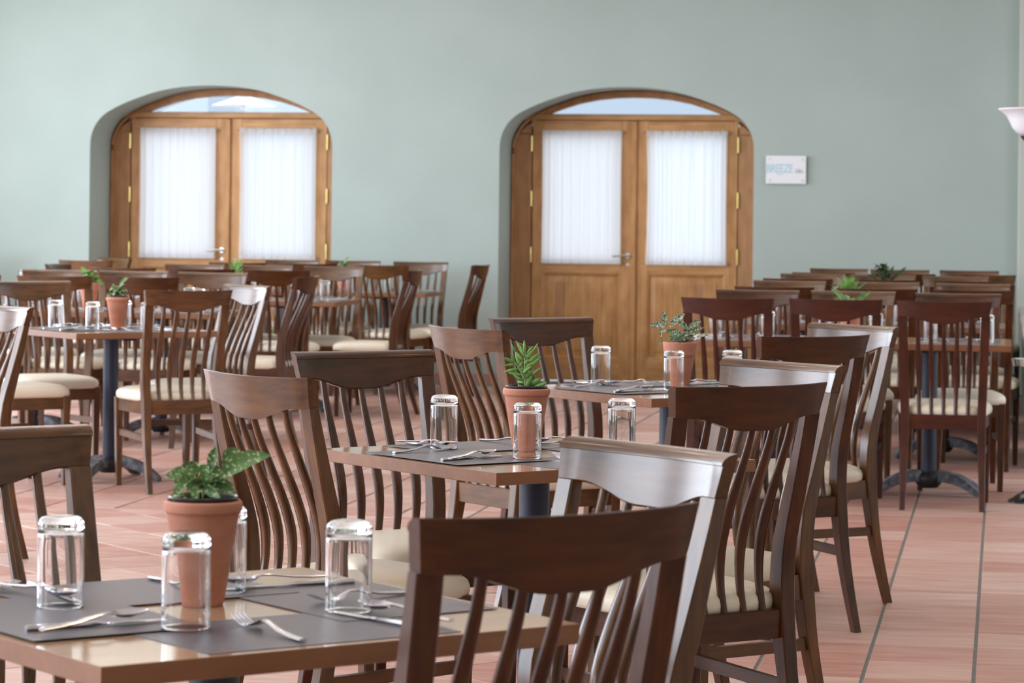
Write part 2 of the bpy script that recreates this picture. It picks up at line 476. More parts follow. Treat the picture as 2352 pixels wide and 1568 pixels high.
for a, b in WINS:
    box(wl, XL - .3, XL, a, b, 0, WZ0); box(wl, XL - .3, XL, a, b, WZ1, ZC)
tag(mesh_obj('wall_left', wl, M_WALL, smooth=False), 'sage green side wall with tall windows', kind='structure')
for n, (a, b) in enumerate(WINS + WINS_R):
    lf = n < len(WINS)
    wf = empty('window_%d' % (n + 1), (XL if lf else XR + .34, (a + b) / 2, 0)); tag(wf, 'tall window in the %s wall' % ('left' if lf else 'right'), kind='structure')
    bm = bmesh.new(); w = (b - a) / 2
    for x0, x1, z0, z1 in ((-w, -w + .05, WZ0, WZ1), (w - .05, w, WZ0, WZ1), (-w, w, WZ0, WZ0 + .05), (-w, w, WZ1 - .05, WZ1), (-.03, .03, WZ0, WZ1), (-w, w, 2.7, 2.75)):
        box(bm, -.2, -.14, x0, x1, z0, z1)
    mesh_obj('window_frame', bm, M_JAMB, wf, smooth=False)
wl = bmesh.new()
edges = [YB] + [v for ab in WINS_R for v in ab] + [YW + .3]
for a, b in zip(edges[::2], edges[1::2]): box(wl, XR, XR + .2, a, b, 0, ZC)
for a, b in WINS_R:
    box(wl, XR, XR + .2, a, b, 0, WZ0); box(wl, XR, XR + .2, a, b, WZ1, ZC)
bm = wl; tag(mesh_obj('wall_right', bm, M_WALL, smooth=False), 'sage green right wall', kind='structure')
bm = bmesh.new(); box(bm, XL, XR, YB - .2, YB, 0, ZC); tag(mesh_obj('wall_front', bm, M_WALL, smooth=False), 'wall behind the viewer', kind='structure')
bm = bmesh.new(); box(bm, XL - .3, XR + .2, YB - .2, YW + .3, ZC, ZC + .2); tag(mesh_obj('ceiling', bm, M_CEIL, smooth=False), 'white ceiling', kind='structure')
bm = bmesh.new(); box(bm, .105, 1.6, YW - .11, YW + .02, 0, ZC, .01); tag(mesh_obj('trim_1', bm, M_PIER, smooth=False), 'pier at the right end of the wall, daylight painted in', kind='structure')
# unseen cream bulkhead, added so the nearest tabletop reflects a warm tone
bm = bmesh.new(); box(bm, XL, XR, 20.3, YW + .02, 3.3, ZC); tag(mesh_obj('unseen_bulkhead', bm, plain('cream_reflector', (.86, .80, .66, 1), .8), smooth=False), 'unseen cream bulkhead added for the warm tabletop reflection', kind='structure')
# low partition with a stone cap along the right block
pt = empty('trim_2', (.118, 0, 0)); tag(pt, 'low green partition with a mottled stone cap', kind='structure')
bm = bmesh.new(); box(bm, .03, .55, 15.85, YW - .12, 0, .645); mesh_obj('partition_body', bm, M_PARTITION, pt, smooth=False)
bm = bmesh.new(); box(bm, 0, .58, 15.76, YW - .12, .645, .68, .006); mesh_obj('stone_cap', bm, M_STONE, pt, smooth=False)
# terracotta skirting tiles
bs = empty('baseboard_back', (0, YW, 0)); tag(bs, 'terracotta tile skirting along the back wall', kind='structure')
first = None
for a, b in ((XL, D1 - 1.01), (D1 + 1.01, D2 - 1.01), (D2 + 1.01, .10)):
    n = max(1, round((b - a) / .33)); w = (b - a) / n
    for k in range(n):
        if first is None:
            bm = bmesh.new(); box(bm, -.162, .162, -.014, 0, 0, .078, .003); o = mesh_obj('skirting_tile', bm, M_TILE, bs, smooth=False); first = o
        else:
            o = first.copy(); COL.objects.link(o); o.parent = bs
        o.location = (a + (k + .5) * w, 0, 0); o.scale = ((w - .004) / .324, 1, 1)

# ------------------------------------------------------------------ arched double doors
def arch_z(x, drop=0.0, w=1.008):
    return interp(ARCH, min(abs(x) * 1.008 / w, 1.008)) - drop
YD = .55
def door(n, dc, label):
    d = empty('door_%d' % n, (dc, YW + YD, 0)); tag(d, label, kind='structure')
    # frame: two deep upright jambs, an arched head and a rounded moulding along its edge
    for s in (-1, 1):
        bm = bmesh.new(); x0, x1 = sorted((s * .840, s * 1.03)); box(bm, x0, x1, .0, .10, 0, 2.0, 0); x0, x1 = sorted((s * .80, s * 1.0)); box(bm, x0, x1, .058, .10, 0, 2.06); mesh_obj('frame_jamb', bm, M_JAMB, d)
    bm = bmesh.new(); N = 40; rings = []
    for k in range(N + 1):
        x = -1.0 + 2.0 * k / N
        x *= 1.0; zo = arch_z(x) + .02
        zi = min(2.294 - .30 * abs(x / .84) ** 2.2 * .55, zo - .08) if abs(x) < .84 else zo - .08
        zi = max(zi, 2.155) if abs(x) < .68 else min(zi, zo - .075)

        rings.append([(x, 0, zi), (x, 0, zo), (x, .1, zo), (x, .1, zi)])
    loft(bm, rings)
    for s_ in (-1, 1):
        rr = []
        for k in range(9):
            x = s_ * (.80 + .20 * k / 8); x = s_ * (.842 + .188 * k / 8); rr.append([(x, .0, 1.995), (x, .0, max(arch_z(x) + .02, 2.0)), (x, .1, max(arch_z(x) + .02, 2.0)), (x, .1, 1.995)])
        loft(bm, rr)
    mesh_obj('frame_head', bm, M_JAMB, d)
    bm = bmesh.new(); pts = []
    P = arch_pts(); P = [(x * .985, max(z - .018, 0)) for x, z in P]
    tube(bm, [(x, -.006, z) for x, z in P], .014, 8); mesh_obj('frame_bead', bm, M_JAMB, d)
    bm = bmesh.new(); box(bm, -.9, .9, -.012, .08, 2.112, 2.160, .004); box(bm, -.84, .84, .058, .08, 2.085, 2.115)
    mesh_obj('transom_bar', bm, M_DOOR_H, d)
    # arched infill beside the transom pane
    bm = bmesh.new(); rows = []
    for k in range(33):
        x = -.69 + 1.38 * k / 32
        rows.append((bm.verts.new((x, .05, 2.155)), bm.verts.new((x, .05, arch_z(x) - .03))))
    for (a, b), (c, e) in zip(rows[:-1], rows[1:]): bm.faces.new((a, c, e, b))
    mesh_obj('transom_pane', bm, M_PANE, d, smooth=False)
    # two leaves
    for s in (-1, 1):
        xa, xb = (-.832, -.012) if s < 0 else (.012, .832)
        xo, xi = (xa, xb) if s < 0 else (xb, xa)
        gx0, gx1 = (-.735, -.112) if s < 0 else (.112, .735)
        bm = bmesh.new()
        box(bm, xa, gx0, .01, .055, 0.01, 2.108, .003)
        box(bm, gx1, xb, .01, .055, 0.01, 2.108, .003)
        leaf = mesh_obj('door_leaf', bm, M_DOOR_V, d)
        bm = bmesh.new()
        for z0, z1 in ((.01, .19), (.875, .985), (2.005, 2.108)): box(bm, gx0 - .002, gx1 + .002, .012, .053, z0, z1, .003)
        mesh_obj('rail', bm, M_DOOR_H, leaf)
        # raised panel
        bm = bmesh.new()
        def rg(i, y): return [(gx0 + i, y, .19 + i), (gx1 - i, y, .19 + i), (gx1 - i, y, .875 - i), (gx0 + i, y, .875 - i)]
        loft(bm, [rg(0, .05), rg(0, .014), rg(.016, .022), rg(.02, .036), rg(.045, .030), rg(.07, .020)], cap=True)
        mesh_obj('door_panel', bm, M_DOOR_V, leaf, angle=20)
        # lighter and darker boards glued up in the panel
        for fx, fw_ in ((.10 if s < 0 else .38, .085),):
            bm = bmesh.new(); xx = gx0 + fx; box(bm, xx, xx + .075, .0185, .0225, .262, .80); mesh_obj('panel_board', bm, M_JAMB, leaf, smooth=False)
        bm = bmesh.new(); quad(bm, [(gx0 - .004, .034, .98), (gx1 + .004, .034, .98), (gx1 + .004, .034, 2.01), (gx0 - .004, .034, 2.01)])
        mesh_obj('window_pane', bm, M_PANE, leaf, smooth=False)
        if s < 0:
            bm = bmesh.new(); box(bm, -.022, .020, -.012, .012, .01, 2.106, .006); mesh_obj('meeting_strip', bm, M_DOOR_V, leaf)
            bm = bmesh.new()
            lathe(bm, [(0, 0), (.022, 0), (.022, .008), (.0, .008)], 20); lathe(bm, [(0, .0), (.009, 0), (.009, .045), (0, .045)], 12)
            bmesh.ops.rotate(bm, verts=bm.verts, cent=(0, 0, 0), matrix=Matrix.Rotation(pi / 2, 3, 'X'))
            bmesh.ops.translate(bm, verts=bm.verts, vec=(-.048, .008, 1.022))
            tube(bm, [(-.036, -.036, 1.022), (-.06, -.040, 1.023), (-.11, -.038, 1.021), (-.166, -.036, 1.016)], [.009, .010, .009, .007], 8)
            mesh_obj('lever_handle', bm, M_NICKEL, leaf)
            bm = bmesh.new()
            lathe(bm, [(0, 0), (.013, 0), (.013, .004), (0, .004)], 16)
            bmesh.ops.rotate(bm, verts=bm.verts, cent=(0, 0, 0), matrix=Matrix.Rotation(pi / 2, 3, 'X'))
            bmesh.ops.translate(bm, verts=bm.verts, vec=(-.046, .010, .948))
            mesh_obj('lock_cylinder', bm, M_NICKEL, leaf)
            bm = bmesh.new(); box(bm, -.0485, -.0435, .004, .009, .938, .953); mesh_obj('keyhole', bm, M_CASTDARK, leaf, smooth=False)
        for z in (1.918, 1.475, 1.02, .3):
            bm = bmesh.new(); xh = s * .838
            lathe(bm, [(0, z - .062), (.008, z - .062), (.009, z - .002), (.007, z), (.009, z + .002), (.008, z + .062), (0, z + .066)], 10, xh, -.006)
            mesh_obj('hinge', bm, M_BRASS, d)
    return d
door(1, D1, 'left arched oak double doors in the sage green wall')
door(2, D2, 'right arched oak double doors beside the white wall sign')

# sheer curtains on rods, one to each glazed leaf
SHEERS = [sheer('sheer_cotton_lit_less', .10, .30, .88), sheer('sheer_cotton_lit_more', .30, .10, .95)]  # right leaves get thinner, whiter cloth to imitate stronger light from outside
def curtain(dc, side, seed, label, pinch):
    rnd = random.Random(seed)
    x0, x1 = (-.748, -.10) if side < 0 else (.10, .752)
    o = empty('sheer_curtain', (dc + (x0 + x1) / 2, YW + YD - .016, .955)); tag(o, label, 'curtain', 'sheer curtains on the door windows')
    w = (x1 - x0) / 2
    ph = [rnd.uniform(0, 6.28) for _ in range(4)]
    nx, nz = 90, 10
    def sheet(z0, z1, amp, nzz, curved):
        bm = bmesh.new(); g = []
        for j in range(nzz + 1):
            t = j / nzz; z = z0 + (z1 - z0) * t; row = []
            for i in range(nx + 1):
                u = -1 + 2 * i / nx
                narrow = 1 - pinch * sin(pi * (z / 1.07)) * curved
                if u > 0: narrow = 1 - pinch * .5 * sin(pi * (z / 1.07)) * curved
                y = amp * (sin(u * 31 + ph[0] + 1.2 * sin(u * 5 + ph[1])) * .6 + sin(u * 57 + ph[2] + z * .8) * .4)
                row.append(bm.verts.new((u * w * narrow, y - .013, z)))
            g.append(row)
        for a, b in zip(g[:-1], g[1:]):
            for i in range(nx): bm.faces.new((a[i], a[i + 1], b[i + 1], b[i]))
        return bm
    mesh_obj('cloth', sheet(.018, 1.052, .005, nz, 1), SHEERS[0 if side < 0 else 1], o, angle=80)
    mesh_obj('top_gathering', sheet(1.036, 1.075, .006, 2, 0), M_HEADER, o, angle=80)
    mesh_obj('bottom_gathering', sheet(-.004, .030, .006, 2, 0), M_HEADER, o, angle=80)
    for z in (1.058, .012):
        bm = bmesh.new(); tube(bm, [(-w - .022, .006, z), (w + .022, .006, z)], .004, 6); mesh_obj('rod', bm, M_BRASS, o)
curtain(D1, -1, 1, 'white sheer curtain on left leaf of the left doors', .012)
curtain(D1, 1, 2, 'white sheer curtain on right leaf of the left doors', .02)
curtain(D2, -1, 3, 'white sheer curtain on left leaf of the right doors', .012)
curtain(D2, 1, 4, 'white sheer curtain on right leaf of the right doors', .035)

# outside: terrace and a hanging lamp seen through the transom
bm = bmesh.new(); box(bm, -40, 30, YW + .75, 80, -.2, -.02); tag(mesh_obj('terrace_floor', bm, M_PATIO, smooth=False), 'pale terrace outside the doors', kind='structure')
bm = bmesh.new(); box(bm, -45, 30, 42, 43, -.02, 9); tag(mesh_obj('added_facade', bm, plain('sky_dimming_blue_grey', (.33, .39, .46, 1), .9), smooth=False), 'added blue-grey facade dimming the sky behind the transoms', kind='structure')  # added facade; its dull blue-grey keeps the transoms dimmer than open sky
pl = empty('pendant_lamp', (-7.10, 26.5, 0)); tag(pl, 'grey conical pendant lamp outside, seen through left transom', 'lamp')
bm = bmesh.new(); lathe(bm, [(.0, 2.475), (.03, 2.47), (.06, 2.43), (.30, 2.345), (.30, 2.335), (.05, 2.41), (0, 2.44)], 28); mesh_obj('lamp_shade', bm, M_SHADE, pl)
bm = bmesh.new(); tube(bm, [(0, 0, 2.46), (0, 0, 4.2)], .01, 8); mesh_obj('stem', bm, M_SHADE, pl)
bm = bmesh.new(); box(bm, -.5, .5, -.5, .5, 4.2, 4.25); mesh_obj('ceiling_plate', bm, M_SHADE, pl, smooth=False)
bm = bmesh.new(); lathe(bm, [(0, 2.30), (.03, 2.31), (.04, 2.34), (.03, 2.38), (0, 2.40)], 16); mesh_obj('bulb', bm, M_ALAB, pl)

# ------------------------------------------------------------------ wall sign
sg = empty('wall_sign', (-1.675, YW, 1.715)); tag(sg, 'small white wall sign with pale blue lettering beside right doors', 'sign')
bm = bmesh.new(); box(bm, -.156, .156, -.028, -.020, -.109, .109, .0015); mesh_obj('sign_board', bm, M_SIGN, sg, smooth=False)
for sx in (-1, 1):
    for sz in (-1, 1):
        bm = bmesh.new(); lathe(bm, [(0, 0), (.008, 0), (.008, .031), (.004, .033), (0, .033)], 14)
        bmesh.ops.rotate(bm, verts=bm.verts, cent=(0, 0, 0), matrix=Matrix.Rotation(pi / 2, 3, 'X'))
        bmesh.ops.translate(bm, verts=bm.verts, vec=(sx * .126, 0, sz * .082)); mesh_obj('standoff', bm, M_NICKEL, sg)
def text(body, size, loc, mat, parent, name, sx=1):
    c = bpy.data.curves.new(name, 'FONT'); c.body = body; c.size = size; c.extrude = .0004; c.space_character = .86
    c.materials.append(mat); o = bpy.data.objects.new(name, c); COL.objects.link(o); o.parent = parent
    bpy.context.view_layer.update()
    me = bpy.data.meshes.new_from_object(o.evaluated_get(bpy.context.evaluated_depsgraph_get()))
    bpy.data.objects.remove(o); me.name = name
    me.transform(Matrix.Diagonal((sx, 1, 1, 1))); me.transform(Matrix.Rotation(pi / 2, 4, 'X'))
    if not me.materials: me.materials.append(mat)
    o = bpy.data.objects.new(name, me); COL.objects.link(o); o.parent = parent; o.location = loc
    return o
text('BREEZE', .094, (-.154, -.0286, -.022), M_SIGNBLUE, sg, 'lettering', .76)
text('GRILL', .040, (.070, -.0286, -.024), M_SIGNGREY, sg, 'small_lettering', .74)
bm = bmesh.new(); tube(bm, [(-.072, -.0286, -.022), (-.062, -.0286, -.034), (-.045, -.0286, -.038), (-.02, -.0286, -.034)], [.002, .003, .003, .001], 6); mesh_obj('swash', bm, M_SIGNBLUE, sg)

# ------------------------------------------------------------------ torchiere at the right edge
LX, LY = 2.515 * cos(YAW) - 13.80 * sin(YAW), 2.515 * sin(YAW) + 13.80 * cos(YAW)
tl = empty('floor_lamp', (LX, LY, 0)); tag(tl, 'torchiere floor lamp with white glass bowl at right edge', 'lamp')
bm = bmesh.new(); lathe(bm, [(0, 0), (.136, 0), (.136, .008), (.10, .030), (.05, .062), (.022, .085), (0, .085)], 40); mesh_obj('base', bm, M_MARBLE, tl)
bm = bmesh.new(); lathe(bm, [(0, .08), (.014, .08), (.014, 1.70), (0, 1.70)], 16); mesh_obj('pole', bm, M_CHROME, tl)
bm = bmesh.new()
prof = [(.0, .650), (.118, .650), (.122, .656), (.127, .680), (.130, .684), (.0, .684)]
lathe(bm, prof, 48); mesh_obj('chrome_tray', bm, M_CHROME, tl)
bm = bmesh.new(); lathe(bm, [(0, 1.68), (.03, 1.69), (.07, 1.715), (.098, 1.748), (.0, 1.75)], 36); mesh_obj('bowl_holder', bm, M_BRONZE, tl)
bm = bmesh.new()
op = [(.0, 1.748), (.095, 1.752), (.114, 1.765), (.135, 1.788), (.150, 1.822), (.164, 1.846), (.182, 1.862), (.200, 1.874), (.201, 1.879)]
ip = [(.194, 1.877), (.176, 1.866), (.157, 1.848), (.143, 1.824), (.128, 1.794), (.108, 1.772), (.09, 1.76), (0, 1.756)]
lathe(bm, op + ip, 48); mesh_obj('glass_bowl', bm, M_ALAB, tl)

# ------------------------------------------------------------------ dining chair (faces +y, origin on the floor under the seat)
HT = .969
POST = [(0, .088), (.12, .052), (.25, .020), (.40, -.002), (.50, -.011), (.60, -.004), (.70, .022), (.82, .053), (.893, .070), (.97, .086)]
SLAT = [(.43, .004), (.50, -.015), (.59, -.020), (.67, -.004), (.75, .022), (.84, .054), (.90, .070)]
YS = -.202                              # rear post at seat level
BULGE = .036
def rail_bulge(x): return BULGE * (1 - (2 * x / .44) ** 2)
def rail_bottom(x):
    return .0735 + .029 * (1 - smoothstep(.03, .165, abs(x)))
def make_chair(key):
    mx, mz, my = WOODS[key]
    c = empty('dining_chair')
    for s in (-1, 1):
        bm = bmesh.new(); rings = []
        for k in range(19):
            z = .898 * k / 18
            ox = interp([(0, .196), (.42, .196), (.898, .2115)], z)
            w = interp([(0, .027), (.38, .040), (.898, .042)], z); d = interp([(0, .028), (.3, .040), (.45, .050), (.6, .046), (.898, .026)], z)
            rings.append(rect8(s * (ox - w / 2), YS - smooth_interp(POST, z), z, w, d, .003))
        loft(bm, rings); mesh_obj('back_post', bm, mz, c, angle=30)
        bm = bmesh.new(); rings = []
        for k in range(7):
            z = .436 * k / 6; w = interp([(0, .026), (.436, .038)], z)
            rings.append(rect8(s * interp([(0, .196), (.436, .199)], z), .178, z, w, w, .003))
        loft(bm, rings); mesh_obj('front_leg', bm, mz, c, angle=30)
        bm = bmesh.new()
        def seg(y, z0, z1, xo, th): return [(s * xo - th, y, z0), (s * xo + th, y, z0), (s * xo + th, y, z1), (s * xo - th, y, z1)]
        loft(bm, [seg(YS + .02, .372, .436, .178, .011), seg(.0, .372, .436, .192, .011), seg(.165, .372, .436, .199, .011)])
        mesh_obj('side_apron', bm, my, c, smooth=False)
        bm = bmesh.new(); loft(bm, [seg(YS - .015, .240, .270, .178, .009), seg(.165, .250, .280, .196, .009)]); mesh_obj('stretcher', bm, my, c, smooth=False)
    bm = bmesh.new(); box(bm, -.160, .160, YS - .012, YS + .012, .370, .438, .002); mesh_obj('rear_apron', bm, mx, c)
    bm = bmesh.new()
    ringsf = []
    for k in range(9):
        x = -.185 + .37 * k / 8; y = .185 + .012 * (1 - (x / .185) ** 2)
        ringsf.append([(x, y - .011, .372), (x, y + .011, .372), (x, y + .011, .436), (x, y - .011, .436)])
    loft(bm, ringsf); mesh_obj('front_apron', bm, mx, c)
    for i in range(5):
        bm = bmesh.new(); rings = []
        xb, xt = (i - 2) * .056, (i - 2) * .0605
        zt = HT - rail_bottom(xt) + .012
        for k in range(17):
            t = k / 16; z = .436 + (zt - .436) * t
            x = xb + (xt - xb) * t
            y = YS - smooth_interp(SLAT, z) - rail_bulge(xt) * smoothstep(.1, 1, t)
            w = interp([(0, .0155), (.3, .0225), (.45, .0255), (.6, .0235), (1, .0150)], t); d = interp([(0, .015), (.35, .021), (1, .015)], t)
            rings.append(rect8(x, y, z, w, d, .0045))
        loft(bm, rings); mesh_obj('slat', bm, mz, c, angle=60)
    # top rail: bowed in plan, scalloped underside, rounded front top edge
    bm = bmesh.new(); rings = []; N = 28; LEAN = .20
    for k in range(N + 1):
        x = -.2185 + .437 * k / N
        b = rail_bulge(x); h = rail_bottom(x); top = HT - .003 * (1 - (2 * x / .437) ** 2)
        yb = -.300 - b            # rear top edge
        th = .027
        F = lambda z: yb + th + LEAN * (top - z)      # front face
        prof = [(yb + LEAN * h, top - h), (yb, top - .002), (yb + .002, top)]
        for a in range(6):
            t = a / 5 * pi / 2
            zz = top - .018 + .018 * cos(t)
            prof.append((yb + .002 + (th + .0012 + LEAN * .018) * sin(t), zz))
        prof += [(F(top - .0195), top - .0195), (F(top - h + .004), top - h + .004), (F(top - h) - .004, top - h)]
        sx = x * (1 - 0.0)
        rings.append([(sx * (1 - .055 * (top - z) / .075 if abs(x) > .2 else 1), y, z) for y, z in prof])
    loft(bm, rings); mesh_obj('top_rail', bm, mx, c, angle=38)
    # upholstered seat
    bm = bmesh.new()
    def outline(s):
        P = []
        n = 36
        for k in range(n):
            a = 2 * pi * k / n
            ca, sa = cos(a), sin(a)
            e = .42
            ux = math.copysign(abs(ca) ** e, ca); uy = math.copysign(abs(sa) ** e, sa)
            hw = .216 + .018 * uy
            bow = .016 * (1 - ux * ux) if uy > 0 else 0
            P.append((ux * hw * s, .008 + (uy * .208 + bow) * s))
        return P
    rings = []
    for z, s in ((.430, .955), (.433, .985), (.441, 1.0), (.455, 1.004), (.468, .985), (.479, .93), (.487, .83), (.492, .68), (.495, .45), (.4965, .2)):
        rings.append([(x, y, z) for x, y in outline(s)])
    loft(bm, rings); mesh_obj('seat_cushion', bm, M_SEAT, c, angle=60)
    return c
PROTO = {}
CHAIR_TONE = {'brown': 'brown', 'dark': 'dark brown', 'red': 'reddish brown'}
def place_chair(key, t, x, y, th, where, group):
    a = radians(th) if t == 'B' else radians(th + 180)
    f = Vector((-sin(a), cos(a)))
    if key not in PROTO:
        PROTO[key] = c = make_chair(key)
    else:
        c = copy_tree(PROTO[key])
    c.location = (x + f.x * .300, y + f.y * .300, 0); c.rotation_euler = (0, 0, a)
    tag(c, '%s slat-back dining chair, %s' % (CHAIR_TONE[key], where), 'chair', group)
    return c

# ------------------------------------------------------------------ tables
TS, TH = .782, .75
def make_table():
    t = empty('dining_table')
    bm = bmesh.new(); h = TS / 2; box(bm, -h + .0015, h - .0015, -h + .0015, h - .0015, TH - .020, TH, 0); mesh_obj('tabletop', bm, M_TOPW, t, smooth=False)
    bm = bmesh.new()
    P = [(-h, -h), (h, -h), (h, h), (-h, h)]
    for k in range(4):
        (xa, ya), (xb, yb) = P[k], P[(k + 1) % 4]
    ring = lambda s, z: [(x * s, y * s, z) for x, y in P]
    s2 = (h - .0016) / h
    loft(bm, [ring(s2, TH - .030), ring(1, TH - .0285), ring(1, TH - .001), ring(s2, TH - .0002), ring(s2 * .99, TH - .024)], cap=False)
    bm.faces.new([bm.verts.new(p) for p in ring(s2, TH - .030)])
    bmesh.ops.remove_doubles(bm, verts=bm.verts, dist=1e-6)
    mesh_obj('edge_band', bm, M_EDGE, t, smooth=False)
    bm = bmesh.new(); lathe(bm, [(0, .07), (.038, .07), (.038, .700), (0, .700)], 32); mesh_obj('column', bm, M_COLUMN, t)
    bm = bmesh.new(); box(bm, -.2, .2, -.03, .03, .700, .7195); box(bm, -.03, .03, -.2, .2, .700, .7195); mesh_obj('top_bracket', bm, M_CASTDARK, t, smooth=False)
    bm = bmesh.new(); lathe(bm, [(0, .035), (.045, .035), (.062, .055), (.066, .085), (.058, .104), (.046, .112), (.0, .112)], 32); mesh_obj('hub', bm, M_CASTDARK, t)
    for k in range(4):
        bm = bmesh.new(); rings = []
        for j in range(10):
            u = j / 9; r = .045 + .235 * u
            zt = .094 * (1 - u ** 2.2) + .024; zb = max(.001, .066 * (1 - (u * 1.06) ** 2.6)) if u < .93 else .001
            if u > .9: zb = .001
            w = .024 + .006 * sin(pi * u)
            rings.append([(r, -w, zb), (r, w, zb), (r, w, zt - .012), (r, w * .72, zt), (r, -w * .72, zt), (r, -w, zt - .012)])
        loft(bm, rings); a = k * pi / 2
        bmesh.ops.rotate(bm, verts=bm.verts, cent=(0, 0, 0), matrix=Matrix.Rotation(a, 3, 'Z'))
        mesh_obj('foot', bm, M_CAST, t, angle=40)
    return t
TPROTO = [None, None]
def place_table(x, y, diamond, label, group):
    if TPROTO[diamond] is None:
        t = make_table()
        if diamond:          # feet point to the corners of a table set diamond-wise
            for ch in t.children:
                if ch.name.split('.')[0] == 'foot':
                    ch.rotation_euler = (0, 0, -pi / 4 - .2)
        else:                # a wider stance along the pair
            for i, ch in enumerate([c for c in t.children if c.name.split('.')[0] == 'foot']):
                ch.rotation_euler = (0, 0, .42 if i % 2 == 0 else pi / 2 - .42)
        TPROTO[diamond] = t
    else: t = copy_tree(TPROTO[diamond])
    t.location = (x, y, 0); t.rotation_euler = (0, 0, pi / 4 if diamond else 0)
    return tag(t, label, 'table', group)

# ------------------------------------------------------------------ tableware
def make_mat():
    o = empty('placemat'); bm = bmesh.new(); box(bm, -.207, .207, 0, .276, 0, .0007); mesh_obj('sheet', bm, M_MAT, o, smooth=False)
    rnd = random.Random(5); bm = bmesh.new()
    for cx in (-.165, .165):
        for k in range(9):
            x = cx + rnd.uniform(-.026, .026); y = .024 + rnd.uniform(-.008, .008); a = rnd.uniform(.002, .006); b = rnd.uniform(.001, .003)
            bm.faces.new([bm.verts.new((x + a * cos(t * pi / 3), y + b * sin(t * pi / 3), .0009)) for t in range(6)])
    mesh_obj('printed_mark', bm, M_PRINT, o, smooth=False)['kind'] = 'stuff'
    return o
def shell(bm, grid_top, th):
    T = [[bm.verts.new(p) for p in r] for r in grid_top]
    B = [[bm.verts.new((p[0], p[1], p[2] - th)) for p in r] for r in grid_top]
    nr, nc = len(T), len(T[0])
    for i in range(nr - 1):
        for j in range(nc - 1):
            bm.faces.new((T[i][j], T[i][j + 1], T[i + 1][j + 1], T[i + 1][j])); bm.faces.new((B[i][j], B[i + 1][j], B[i + 1][j + 1], B[i][j + 1]))
    for i in range(nr - 1):
        for j in (0, nc - 1): bm.faces.new((T[i][j], T[i + 1][j], B[i + 1][j], B[i][j]))
    for j in range(nc - 1):
        for i in (0, nr - 1): bm.faces.new((T[i][j], T[i][j + 1], B[i][j + 1], B[i][j]))
def bar(bm, prof):
    rings = []
    for y, w, z, t in prof:
        rings.append([(-w, y, z), (-w * .6, y, z + t * .5), (w * .6, y, z + t * .5), (w, y, z), (w * .6, y, z - t * .5), (-w * .6, y, z - t * .5)])
    loft(bm, rings)
def make_spoon():
    bm = bmesh.new()
    bar(bm, [(0, .0065, .0035, .005), (.03, .0066, .004, .005), (.07, .0055, .0065, .0045), (.11, .0042, .012, .004), (.128, .0040, .0128, .004), (.142, .0055, .010, .003)])
    g = []
    for i in range(11):
        t = i / 10; y = .138 + .066 * t
        hw = .0215 * max(.18, sin(pi * min(1, .12 + t * .86)) ** .55) if 0 < t < 1 else (.005 if t == 0 else .004)
        zr = .0105 + .002 * t; dp = .0088 * sin(pi * min(1, .1 + .85 * t))
        g.append([(hw * (j / 3 - 1), y, zr - dp * (1 - (j / 3 - 1) ** 2)) for j in range(7)])
    shell(bm, g, .0012)
    return mesh_obj('spoon', bm, M_STEEL, angle=50)
def make_fork():
    bm = bmesh.new()
    bar(bm, [(0, .0065, .0035, .005), (.03, .0066, .004, .005), (.07, .0055, .007, .0045), (.11, .0042, .0155, .004), (.125, .0042, .016, .004), (.137, .006, .012, .003), (.150, .0125, .0062, .0026), (.157, .0128, .0050, .0022)])
    for k in range(4):
        x = -.0101 + k * .00673
        rings = []
        for j in range(6):
            t = j / 5; y = .156 + .050 * t; z = .0050 - .0022 * sin(pi * min(1, t * 1.4)) + .0105 * t ** 2.2; w = .0021 * (1 - .55 * t)
            rings.append([(x - w, y, z + .0009), (x + w, y, z + .0009), (x + w, y, z - .0009), (x - w, y, z - .0009)])
        loft(bm, rings)
    return mesh_obj('fork', bm, M_STEEL, angle=50)
def make_knife():
    bm = bmesh.new()
    bar(bm, [(0, .0055, .0040, .0075), (.004, .0062, .0040, .008), (.05, .0064, .0040, .008), (.105, .0055, .0038, .006), (.118, .0048, .0036, .004), (.126, .0075, .0034, .0026), (.15, .0088, .0032, .002), (.19, .0088, .0032, .0016), (.207, .0070, .0032, .0012), (.216, .0018, .0032, .001)])
    return mesh_obj('table_knife', bm, M_STEEL, angle=50)
def make_glass():
    bm = bmesh.new(); R = .0350; H = .137; c = .014
    prof = [(0, H - .0012), (.010, H - .0009), (R - c - .002, H - .0001), (R - c, H)]
    for k in range(1, 9):
        t = k / 8 * pi / 2; prof.append((R - c + c * sin(t), H - c + c * cos(t)))
    prof += [(R, H - c - .004), (R, .09), (R, .05), (R, .012), (R, .004), (R - .0001, .0016), (R - .0008, .0004), (R - .0014, .0004), (R - .0021, .0016), (R - .0022, .004), (R - .0022, .012), (R - .0023, .05), (R - .0026, .09), (R - .0030, H - .034), (R - .0030, H - .029)]
    for k in range(1, 7):
        t = k / 6 * pi / 2; prof.append((R - .0030 - .008 * (1 - cos(t)), H - .028 + .009 * sin(t)))
    prof += [(R - .0125, H - .0189), (.012, H - .0185), (0, H - .0182)]
    lathe(bm, prof, 48)
    return mesh_obj('drinking_glass', bm, M_GLASS, angle=180)
TW = {}
def ware(kind):
    fn = dict(placemat=make_mat, spoon=make_spoon, fork=make_fork, table_knife=make_knife, drinking_glass=make_glass)[kind]
    if kind not in TW:
        TW[kind] = fn(); return TW[kind]
    return copy_tree(TW[kind])
GEN = dict(fork=((-.06, .352), (-.055, .15)), knife=((.140, .350), (.122, .14)), spoon=((.160, .342), (.100, .145)), glass=(.142, .128))
